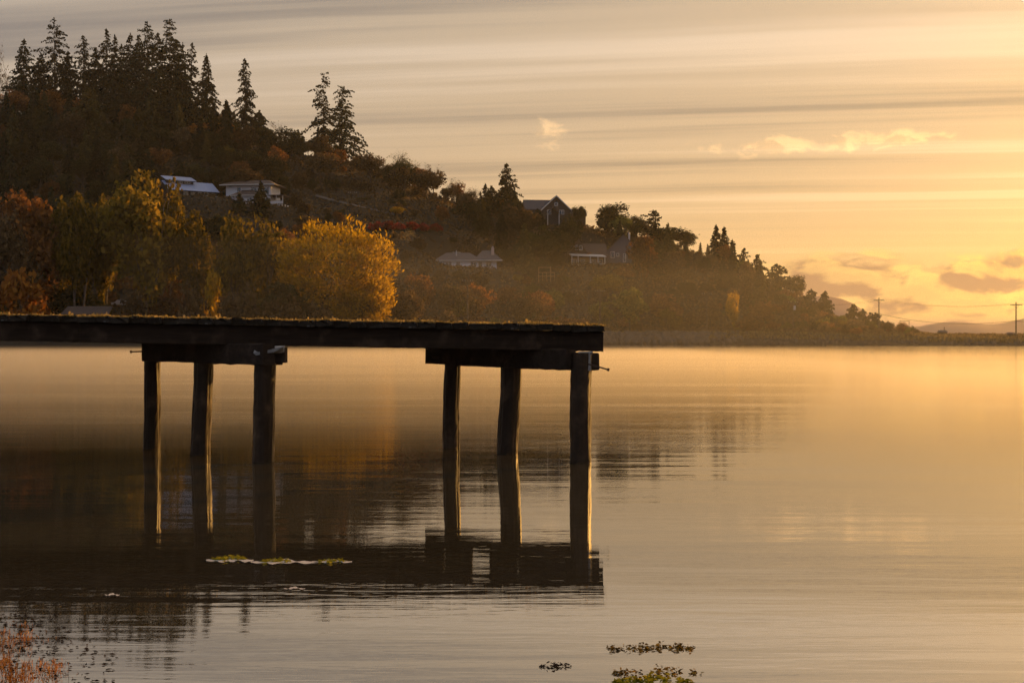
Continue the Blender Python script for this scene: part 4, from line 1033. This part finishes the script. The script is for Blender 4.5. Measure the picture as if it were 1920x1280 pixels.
HERO = [ # waterside row on the left
 ('tall', 52, 352, 120, 296, 'russet', 'russet tree at the far left of the waterside row'),
 ('tall', 20, 400, 90, 290, 'brown', 'brown tree cut by the left edge of the picture'),
 ('tall', 112, 350, 90, 304, 'olive', 'olive tree between the russet tree and the twin-topped tree'),
 ('tall', 148, 326, 84, 297, 'olive', 'left top of the twin-topped waterside trees'),
 ('tall', 192, 330, 70, 303, 'olive', 'right top of the twin-topped waterside trees'),
 ('tall', 258, 317, 128, 298, 'olive', 'tallest waterside tree with a golden right flank'),
 ('tall', 306, 336, 84, 306, 'olive', 'golden-edged tree leaning right below the metal roof'),
 ('tall', 362, 392, 78, 302, 'olive', 'smaller olive tree between the tallest tree and the broad one'),
 ('bl', 440, 400, 96, 300, 'olive', 'left half of the broad gold-topped tree below the white house'),
 ('bl', 492, 396, 110, 304, 'olive', 'broad gold-topped tree below the white house'),
 ('bl', 545, 440, 70, 312, 'olive', 'olive tree between the broad tree and the willow'),
 ('bush', 40, 508, 130, 285, 'orange', 'glowing orange bush at the left edge above the pier'),
 ('bush', 400, 512, 52, 290, 'gold', 'small golden bush under the broad gold-topped tree'),
 ('bush', 352, 528, 60, 288, 'brown', 'brown bush left of the small golden bush'),
 ('bush', 455, 534, 90, 287, 'brown', 'brown bush right of the small golden bush'),
 ('bush', 535, 538, 110, 286, 'brown', 'broad brown bush left of the willow trunk'),
 ('bush', 595, 556, 70, 287, 'brown', 'low brown bush at the foot of the willow'),
 ('bush', 250, 548, 80, 287, 'brown', 'brown bush under the tallest waterside tree'),
 ('bush', 150, 560, 80, 300, 'brown', 'brown bush behind the shed'),
 # middle slope
 ('bl', 682, 376, 36, 440, 'green', 'small fresh green tree right of the transformer pole'),
 ('bl', 745, 384, 28, 432, 'gold', 'small golden cone-shaped tree on the middle slope'),
 ('bl', 857, 530, 48, 356, 'green', 'green tree standing beside the pole below the low house'),
 ('bl', 1182, 533, 84, 390, 'green', 'rounded green tree on the shore right of the pier end'),
 ('bl', 1374, 546, 32, 399, 'gold', 'slim yellow tree on the shore of the point'),
 ('bl', 1492, 515, 50, 440, 'darkgreen', 'round dark tree on the falling skyline'),
 ('bl', 1150, 381, 84, 470, 'darkgreen', 'spreading dark tree on the skyline right of the ridge house'),
 ('bl', 1192, 404, 44, 468, 'darkgreen', 'flat-topped small tree on the skyline'),
 ('bl', 1258, 418, 110, 462, 'darkgreen', 'large rounded dark tree on the skyline of the point'),
 ('bl', 1292, 428, 26, 466, 'darkgreen', 'little dark tree on the right shoulder of the rounded tree'),
 ('bl', 1205, 432, 70, 425, 'russet', 'russet tree beside the blue-grey house'),
 ('bl', 1060, 398, 60, 440, 'darkgreen', 'dark tree in front of the ridge house'),
 ('bl', 1030, 418, 70, 430, 'darkgreen', 'dark tree below the ridge house'),
 ('bl', 1085, 378, 30, 472, 'darkgreen', 'dark tree tip rising against the ridge house roof'),
 ('bl', 985, 385, 60, 440, 'brown', 'brown tree below the symmetrical ridge fir'),
 ('bl', 1010, 440, 110, 424, 'darkgreen', 'broad dark tree left of the porch house'),
 ('bl', 400, 222, 90, 470, 'orange', 'orange tree on the ridge below the cone-shaped fir'),
 ('bl', 425, 240, 80, 460, 'russet', 'russet tree under the lone spire fir'),
 ('bl', 30, 165, 70, 490, 'russet', 'russet tree at the foot of the leftmost firs'),
 ('bl', 1430, 560, 60, 415, 'russet', 'russet tree on the slope of the point'),
 ('bare', 8, 62, 46, 505, 'brown', 'bare tree cut by the left edge on the ridge'),
 ('bare', 526, 222, 64, 492, 'brown', 'bare tree alone on the ridge between the firs'),
 ('bare', 432, 205, 50, 495, 'brown', 'bare tree between the cone-shaped fir and the spire fir'),
 ('bare', 700, 284, 60, 490, 'brown', 'first bare tree right of the two ragged firs'),
 ('bare', 745, 276, 80, 486, 'olive', 'tallest bare tree of the skyline row'),
 ('bare', 782, 294, 60, 486, 'olive', 'bare tree right of the tallest bare tree'),
 ('bare', 812, 302, 66, 484, 'brown', 'bare tree near the right end of the skyline row'),
 ('bare', 850, 330, 54, 482, 'brown', 'last bare tree of the skyline row'),
 ('bare', 890, 345, 44, 482, 'russet', 'twiggy tree left of the symmetrical ridge fir'),
 ('bare', 668, 290, 40, 490, 'brown', 'twiggy tree at the foot of the two ragged firs'),
 ('bare', 470, 0, 0, 0, '', '')]
for h in HERO:
    if h[3] == 0: continue
    kind, px, top_, w, d, cm, lab = h
    tree_at(kind, px, top_, w, d, cm, lab, 'bush' if kind == 'bush' else 'tree', 'palebark' if kind == 'tall' else 'bark')
for i, px in enumerate((706, 728, 752, 772, 794, 818)):
    d = ground_at(px, 434)
    tree_at('bush', px, 413 + 2 * (i % 3), 34, d, 'red', ['leftmost', 'second from left', 'third from left', 'third from right', 'second from right', 'rightmost'][i] + ' red-leaved shrub in the row by the small golden tree', 'shrub', group='red shrub row', name='red_shrub')

# golden willow
def willow():
    rs = np.random.default_rng(99)
    px, d = 612, 300; p = pos(px, d)
    k = d / F
    tr = limbs(rs, 13, 0.5, 0.8, 10, 0.12, 3, 0.1, depth=2, twigs=4)
    P = []; U = []
    def dome(cx, cz, rx, ry, rz, N, zmin):
        dd = rs.normal(0, 1, (N, 3)); dd /= np.linalg.norm(dd, axis=1, keepdims=True)
        r = (0.35 + 0.65 * rs.uniform(0, 1, N) ** 0.55) * (1 + rs.normal(0, .05, N)) * (1 + .10 * np.sin(dd[:, 0] * 7 + dd[:, 2] * 5) + .08 * np.sin(dd[:, 2] * 11 + dd[:, 1] * 6 - dd[:, 0] * 4))
        q = np.stack([cx + dd[:, 0] * r * rx, dd[:, 1] * r * ry, cz + dd[:, 2] * r * rz], 1)
        g = np.sin(q[:, 0] * 1.1 + 1.3 * np.sin(q[:, 2] * .8)) * np.sin(q[:, 1] * 1.0 + .5) + .6 * np.sin(q[:, 2] * 1.5 + q[:, 0] * .4)
        ok = (q[:, 2] > zmin) & (g > -.45)
        P.append(q[ok]); U.append(dd[ok] * .8 + np.array([0, 0, .75]))
    z = lambda py: CH + (HZ - py) / F * d - p.z
    xx = lambda q: (q - px) * k
    dome(xx(622), z(500), 92 * k, 10.0, 88 * k, 13000, 5.5)
    dome(xx(690), z(510), 57 * k, 8.0, 74 * k, 7500, 2.0)
    dome(xx(700), z(565), 40 * k, 6.0, 40 * k, 4200, -.3)
    dome(xx(560), z(500), 45 * k, 6.0, 52 * k, 3600, 4.5)
    dome(xx(655), z(575), 40 * k, 5.5, 30 * k, 2600, -.3)
    P = np.concatenate(P); U = np.concatenate(U); U /= np.linalg.norm(U, axis=1, keepdims=True)
    V, Fq = leaves(P, 0.30, rs, 2.6, U, .55)
    e = empty('willow_tree', p); tag(e, 'large glowing golden willow behind the middle of the pier', 'willow tree')
    obj('trunk', new_mesh('trunk', tr.v, tr.f, M['bark']), e)
    obj('crown', new_mesh('crown', V, Fq, M['gold']), e)
willow()

# ------------------------------------------------------------------ the rest of the wooded slope
FC = [conifer_mesh(900 + i, 14.0, 6.2 + .5 * i, .03, 1.0, .35, .8, .25) for i in range(4)]
def fill():
    rs = random.Random(21); cnt = {'tree': 0, 'bush': 0, 'fir': 0}; lim = {'tree': 270, 'bush': 270, 'fir': 120}; tries = 0; placed = []; made = {}
    adj = {'darkgreen': 'dark green', 'brown': 'brown', 'russet': 'russet', 'green': 'mid-green', 'conifer': 'dark', 'conifer_olive': 'olive', 'olive': 'olive-gold'}
    while tries < 14000:
        tries += 1
        px = rs.uniform(-60, 1720); t = rs.random() ** 0.85
        ds, dr = float(T_ds(px)) + 9, float(T_dr(px)) + 3
        d = ds + (dr - ds) * t
        p = pos(px, d)
        low = (d - ds) < 45 and px > 730
        kind = 'tree' if (rs.random() < (0.22 if low else 0.6) and px < 1540) else 'bush'
        if px < 440 and t > .35 and rs.random() < .5: kind = 'fir' if rs.random() < .8 else 'tree'
        if 900 < px < 1450 and t > .3 and rs.random() < .10: kind = 'fir'
        if cnt[kind] >= lim[kind]: continue
        hm = {'tree': rs.uniform(6.5, 12.5), 'bush': rs.uniform(2.4, 5.0), 'fir': rs.uniform(9, 17)}[kind]
        if px > 1560: hm = rs.uniform(1.2, 2.6)
        if t > .9: hm *= .6
        if px > 1230 and t > .7: hm *= .55
        if px > 1430: hm = min(hm, 3.2)
        if px > 1300: kind = 'bush' if hm < 4 else kind
        if 560 < px < 860 and .3 < t < .75: hm *= .5
        wm = hm * {'tree': rs.uniform(.75, 1.05), 'bush': rs.uniform(1.3, 1.9), 'fir': rs.uniform(.38, .5)}[kind]
        base = HZ - (p.z - CH) / d * F; top_ = base - hm / d * F; hw = wm / d * F / 2
        if any(x0 - hw * .8 < px < x1 + hw * .8 and top_ < y1 and base > y0 and d < dk + 4 for x0, x1, y0, y1, dk in KEEP): continue
        if any((p.x - q[0]) ** 2 + (p.y - q[1]) ** 2 < (0.27 * (wm + q[2])) ** 2 for q in placed): continue
        placed.append((p.x, p.y, wm)); cnt[kind] += 1
        if kind == 'fir': cm = rs.choice(['conifer', 'conifer', 'conifer_olive'])
        elif px < 560: cm = rs.choice(['darkgreen', 'darkgreen', 'brown', 'russet', 'darkgreen'])
        elif px < 900: cm = rs.choice(['brown', 'brown', 'darkgreen', 'russet', 'brown'])
        else: cm = rs.choice(['brown', 'darkgreen', 'brown', 'russet', 'green', 'olive', 'russet'] if t < .5 else ['brown', 'darkgreen', 'darkgreen', 'russet', 'green', 'brown'])
        size = 'large ' if hm > {'tree': 10, 'bush': 4, 'fir': 14}[kind] else ('small ' if hm < {'tree': 7, 'bush': 3, 'fir': 10}[kind] else '')
        wh = where(px, (base + top_) / 2)
        lab = f'{size}{adj[cm]} {kind} {wh}'
        g = {'tree': 'broadleaf trees filling the hillside', 'bush': 'bushes filling the hillside', 'fir': 'firs filling the hillside'}[kind]
        if kind == 'fir':
            o = plant('fir_tree', rs.choice(FC), p, wm / 7.0, hm / 14.0, M[cm], M['bark'], lab, 'fir tree', g)
        else:
            o = tree_at('bl' if kind == 'tree' else 'bush', px, top_, 2 * hw, d, cm, lab, kind, group=g)
        made.setdefault(lab, []).append((base, o))
    order = {2: ['lower', 'upper'], 3: ['lowest', 'middle', 'topmost']}
    for lab, lst in made.items():
        if len(lst) > 1:
            lst.sort(key=lambda a: -a[0])
            names = order.get(len(lst)) or (['lowest', 'second-lowest', 'third-lowest', 'fourth-lowest', 'fifth-lowest', 'sixth-lowest', 'seventh-lowest'][:len(lst) - 1] + ['topmost'])
            for nm, (_, o) in zip(names, lst): o['label'] = nm + ' ' + lab
fill()

def scatter_cards(name, N, size, mat, label, fn, elong=1.2, up=None):
    rs = np.random.default_rng(abs(hash(name)) % 1000 if False else len(name) * 7)
    px, d, dz = fn(rs, N)
    X = (px - 960) / F * d
    P = np.stack([X, d, terrain(px, d) + dz], 1)
    U = None
    if up: U = np.tile(np.array([[0, 0, 1.0]]), (len(P), 1))
    V, Fq = leaves(P, size, rs, elong, U, .45)
    o = obj(name, new_mesh(name, V, Fq, mat)); tag(o, label, kind='stuff'); return o
def brush_fn(rs, N):
    px = rs.uniform(-150, 1760, N); t = rs.uniform(0.0, 1.02, N) ** .9
    ds, dr = T_ds(px) + 8, T_dr(px)
    cl = np.sin(px * .05 + 3 * np.sin(t * 9)) * np.sin(t * 40 + px * .02)
    return px, ds + (dr - ds) * t, rs.uniform(0, 1.2, N) * (0.6 + .5 * cl) * np.clip((1760 - px) / 250, .15, 1)
scatter_cards('hillside_brush', 80000, 0.70, M['brown'], 'tangled brown brush covering the whole hillside', brush_fn)
def grass_fn(rs, N):
    px = rs.uniform(-100, 2300, N); return px, T_ds(px) + 3 + rs.exponential(8, N), rs.uniform(0.0, .35, N)
scatter_cards('shore_grass', 26000, 0.34, M['grass'], 'dry grass along the top of the far shore bank', grass_fn, 2.4, True)
def spit_fn(rs, N):
    px = rs.uniform(1660, 2500, N); return px, T_dr(px) - 16 + rs.uniform(-6, 16, N), rs.uniform(0.0, .45, N) * (0.4 + .6 * np.abs(np.sin(px * .06)))
scatter_cards('spit_grass', 9000, 0.42, M['brown'], 'dark rough grass on the crest of the low spit', spit_fn, 1.8, True)

# riprap along the bank
def riprap():
    rs = np.random.default_rng(3); V = []; Fc = []; k = 0
    cube = np.array([(-1, -1, -1), (1, -1, -1), (1, 1, -1), (-1, 1, -1), (-1, -1, 1), (1, -1, 1), (1, 1, 1), (-1, 1, 1)], float)
    fq = np.array([(0, 3, 2, 1), (4, 5, 6, 7), (0, 1, 5, 4), (1, 2, 6, 5), (2, 3, 7, 6), (3, 0, 4, 7)])
    for i in range(1500):
        px = rs.uniform(1000, 2100) if i % 3 else rs.uniform(1130, 1330); d = float(T_ds(px)) + rs.uniform(.3, 7.5)
        s = rs.uniform(.22, .6) * (0.6 if px > 1400 else 1)
        c = cube * (s * rs.uniform(.6, 1.1, 3)) * (1 + rs.normal(0, .18, (8, 1)))
        a = rs.uniform(0, 6.28); ca, sa = math.cos(a), math.sin(a)
        c = np.stack([c[:, 0] * ca - c[:, 1] * sa, c[:, 0] * sa + c[:, 1] * ca, c[:, 2]], 1)
        X = (px - 960) / F * d
        V.append(c + np.array([X, d, float(terrain(px, d)) + s * .3])); Fc.append(fq + k); k += 8
    o = obj('riprap_rocks', new_mesh('riprap_rocks', np.concatenate(V), np.concatenate(Fc), M['rock']))
    tag(o, 'loose grey rocks along the far shore bank', kind='stuff')
riprap()

# ------------------------------------------------------------------ floating birds
def bird(px, py, label, rz):
    d = F * CH / (py - HZ); e = empty('water_bird', ((px - 960) / F * d, d, 0), rz); tag(e, label, 'bird', 'birds on the water')
    prof = [(-.24, .05, .02), (-.17, .07, .055), (-.05, .07, .085), (.08, .06, .08), (.16, .06, .05), (.2, .10, .035), (.21, .17, .03), (.215, .22, .04), (.25, .235, .035), (.285, .225, .012), (.33, .215, .006)]
    MB().tube([(x, 0, z) for x, z, r in prof], [r for x, z, r in prof], 8).build('body', M['feather'], e, True)
bird(1635, 660.5, 'left one of two small birds floating far out', R(20)); bird(1667, 660.5, 'right one of two small birds floating far out', R(160))

# ------------------------------------------------------------------ weed, algae and marsh plants close by
def wpos(px, py): d = F * CH / (py - HZ); return (px - 960) / F * d, d
def float_patch(name, x0, x1, y0, y1, N, size, mat, label, cat, lens=True, parts=None, zmax=.02):
    rs = np.random.default_rng(int(x0 + y0))
    cx, cy = wpos((x0 + x1) / 2, (y0 + y1) / 2)
    e = empty(name, (cx, cy, 0)); tag(e, label, cat)
    t = rs.uniform(0, 1, N); env = np.sin(np.pi * np.clip(t, .02, .98)) ** .6
    clump = .5 + .5 * np.sin(t * 23 + x0) * np.sin(t * 9 + 1)
    keep = rs.uniform(0, 1, N) < (.04 + .75 * clump) * .5; t, env = t[keep], env[keep]; n = len(t)
    px = x0 + (x1 - x0) * t; py = (y0 + y1) / 2 + (y1 - y0) * .10 * np.sin(t * 7) + rs.normal(0, .20, n) * (y1 - y0) * env ** .3 * (.4 + .6 * np.abs(np.sin(t * 17 + x0)))
    d = F * CH / (py - HZ); P = np.stack([(px - 960) / F * d - cx, d - cy, rs.uniform(0.003, zmax, n) * env], 1)
    U = np.stack([rs.normal(0, 1, n), rs.normal(0, .6, n), rs.uniform(0, .35, n)], 1); U /= np.linalg.norm(U, axis=1, keepdims=True)
    V, Fq = leaves(P, size, rs, 2.2, U, .2); V[:, 2] = np.maximum(V[:, 2], 0.002)
    o = obj('fronds', new_mesh('fronds', V, Fq, mat), e); o['kind'] = 'stuff'
    return e
def foam_sheet(par, x0, x1, y0, y1, name='foam'):
    cx, cy = par.location.x, par.location.y
    n = 44; rs = np.random.default_rng(int(x0)); V = []
    for i in range(n):
        t = i / (n - 1); e = math.sin(math.pi * min(max(t, .03), .97)) ** .5 * (0.55 + .45 * math.sin(t * 19 + 1) * math.sin(t * 7))
        px = x0 + (x1 - x0) * t; ym = (y0 + y1) / 2 + 1.2 * math.sin(t * 9)
        for s_ in (-1, 1):
            X, Y = wpos(px, ym + s_ * (y1 - y0) / 2 * abs(e) * rs.uniform(.8, 1.1)); V.append((X - cx, Y - cy, .005))
    obj(name, new_mesh(name, V, [(2 * i, 2 * i + 2, 2 * i + 3, 2 * i + 1) for i in range(n - 1)], M['foam']), par)
e = float_patch('algae_patch', 398, 462, 1042, 1054, 1500, .016, M['algae'], 'yellow-green algae raft below the left piles, on grey scum', 'algae', zmax=.012)
foam_sheet(e, 386, 475, 1044, 1057)
e = float_patch('algae_patch', 490, 545, 1047, 1058, 900, .015, M['algae'], 'middle algae raft in the line under the pier reflection', 'algae', zmax=.01)
foam_sheet(e, 470, 595, 1048, 1060)
e = float_patch('algae_patch', 598, 650, 1048, 1057, 700, .014, M['algae'], 'right-hand thin yellow algae raft in the line', 'algae', zmax=.01)
foam_sheet(e, 585, 660, 1049, 1057)
float_patch('seaweed', 1138, 1302, 1205, 1226, 1100, .012, M['weed'], 'long brown-gold seaweed strand floating at lower right', 'seaweed', zmax=.014)
float_patch('seaweed', 1012, 1072, 1243, 1256, 260, .010, M['debris'], 'short black scrap of seaweed left of the long strands', 'seaweed', zmax=.02)
float_patch('seaweed', 1142, 1318, 1252, 1270, 700, .011, M['weed'], 'broken dark seaweed strand just above the bottom edge', 'seaweed', zmax=.025)
float_patch('seaweed', 1150, 1300, 1268, 1290, 1300, .014, M['algae'], 'yellow-green seaweed clump cut by the bottom edge', 'seaweed', zmax=.03)
for (a, b1, c, d1, lab) in ((532, 572, 1101, 1106, 'small pale foam fleck under the pier reflection'), (196, 224, 1113, 1118, 'tiny pale foam fleck near the left under the pier reflection')):
    X, Y = wpos((a + b1) / 2, (c + d1) / 2); e = empty('foam_fleck', (X, Y, 0)); tag(e, lab, 'foam'); foam_sheet(e, a, b1, c, d1)

def marsh(px, py, h, N, spread, label, seed):
    """tuft of rusty marsh stems standing in the shallows"""
    rs = np.random.default_rng(seed); X, Y = wpos(px, py)
    e = empty('marsh_plant', (X, Y, 0)); tag(e, label, 'marsh plant', 'marsh plants in the shallows')
    V = []; Fc = []; k = 0
    for i in range(int(N * .28)):
        a = rs.uniform(0, 6.28); r = abs(rs.normal(0, spread * 1.5)); b0 = np.array([math.cos(a) * r, math.sin(a) * r * .8, -.02])
        ln = h * rs.uniform(.45, 1.1) * math.exp(-(r / spread) ** 2 * .07); az = a + rs.normal(0, .8); lean = rs.uniform(.05, .6)
        dirv = np.array([math.cos(az) * lean, math.sin(az) * lean, 1.0]); dirv /= np.linalg.norm(dirv)
        tip = b0 + dirv * ln; mid = b0 + dirv * ln * .55 + rs.normal(0, .006, 3); w = np.array([math.cos(az + 1.57), math.sin(az + 1.57), 0]) * .0013
        V += [b0 - w, b0 + w, mid + w, mid - w, tip + w * .5, tip - w * .5]; Fc += [(k, k + 1, k + 2, k + 3), (k + 3, k + 2, k + 4, k + 5)]; k += 6
        for j in range(3):
            s = rs.uniform(.35, 1.0); q = b0 + dirv * ln * s; da = rs.uniform(0, 6.28); t2 = q + np.array([math.cos(da) * .5, math.sin(da) * .5, .7]) * ln * .22
            w2 = np.array([math.cos(da + 1.57), math.sin(da + 1.57), .2]) * .0016
            V += [q - w2, q + w2, t2 + w2 * .7, t2 - w2 * .7]; Fc.append((k, k + 1, k + 2, k + 3)); k += 4
    o = obj('stems', new_mesh('stems', V, Fc, M['marsh']), e); o['kind'] = 'stuff'
MP = [(24, 1290, .20, 240, .05, 'bright orange marsh tuft at the bottom left corner'), (5, 1212, .10, 160, .05, 'reddish marsh tuft cut by the left edge, mid-height'),
      (42, 1203, .10, 110, .025, 'spiky golden marsh tuft behind the others'), (95, 1262, .10, 150, .04, 'dark red marsh tuft, right end of the cluster'),
      (72, 1250, .07, 90, .04, 'thin reddish marsh tuft left of the dark red one'), (4, 1245, .07, 110, .03, 'low rusty marsh tuft on the left edge'),
      (36, 1172, .05, 60, .04, 'small sparse marsh tuft, farthest from the camera'), (5, 1188, .06, 90, .03, 'orange marsh tuft on the left edge, upper'),
      (84, 1200, .035, 50, .05, 'flat sparse marsh sprig right of the golden tuft'), (50, 1284, .11, 130, .04, 'orange marsh tuft right of the corner tuft')]
for i, a in enumerate(MP): marsh(*a, 700 + i)
def floaters():
    rs = np.random.default_rng(8); N = 420
    t = rs.uniform(0, 1, N); px = np.abs(rs.normal(0, 95, N)); py = rs.uniform(1150, 1290, N)
    px = px * (0.5 + (py - 1150) / 140); ok = px < 225; px, py = px[ok], py[ok]
    d = F * CH / (py - HZ); P = np.stack([(px - 960) / F * d, d, np.full(len(px), .003)], 1)
    U = np.stack([rs.normal(0, 1, len(px)), rs.normal(0, .5, len(px)), rs.uniform(0, .2, len(px))], 1); U /= np.linalg.norm(U, axis=1, keepdims=True)
    V, Fq = leaves(P, .013, rs, 2.2, U, .2); V[:, 2] = np.maximum(V[:, 2], .002)
    o = obj('floating_debris', new_mesh('floating_debris', V, Fq, M['debris'])); tag(o, 'specks of plant debris floating round the marsh plants', kind='stuff')
floaters()

# ------------------------------------------------------------------ air: even haze, and sunrise mist lying on the water
def volume(name, x0, x1, y0, y1, z0, z1, dens, colour, g, label):
    m = bpy.data.materials.new(name); m.use_nodes = True; nt = m.node_tree; nt.nodes.clear(); b = NB(nt)
    out = b.n('ShaderNodeOutputMaterial'); v = b.n('ShaderNodeVolumePrincipled')
    b.put(v.inputs['Color'], colour); v.inputs['Density'].default_value = dens; v.inputs['Anisotropy'].default_value = g
    nt.links.new(v.outputs[0], out.inputs['Volume'])
    o = MB().box(x0, x1, y0, y1, z0, z1).build(name, m); tag(o, label, kind='stuff'); o.display_type = 'WIRE'
    return o
volume('haze', -1800, 2000, -80, 1700, -4, 122, 0.00005, (0.97, 0.94, 0.90), 0.6, 'thin warm haze filling the air over the bay')
for top_, dn, xr, y0, y1 in ((0.35, 0.007, 22, 24.4, 190), (0.62, 0.0055, 34, 28, 165), (0.95, 0.0035, 60, 34, 140)):
    volume('mist', -170, xr, y0, y1, -0.6, top_, dn, (0.97, 0.94, 0.90), 0.5, 'low mist lying on the water behind the pier')
volume('mist', -70, 330, 240, 455, -0.6, 20.0, 0.00036, (0.97, 0.94, 0.90), 0.5, 'thin mist against the foot of the hill')
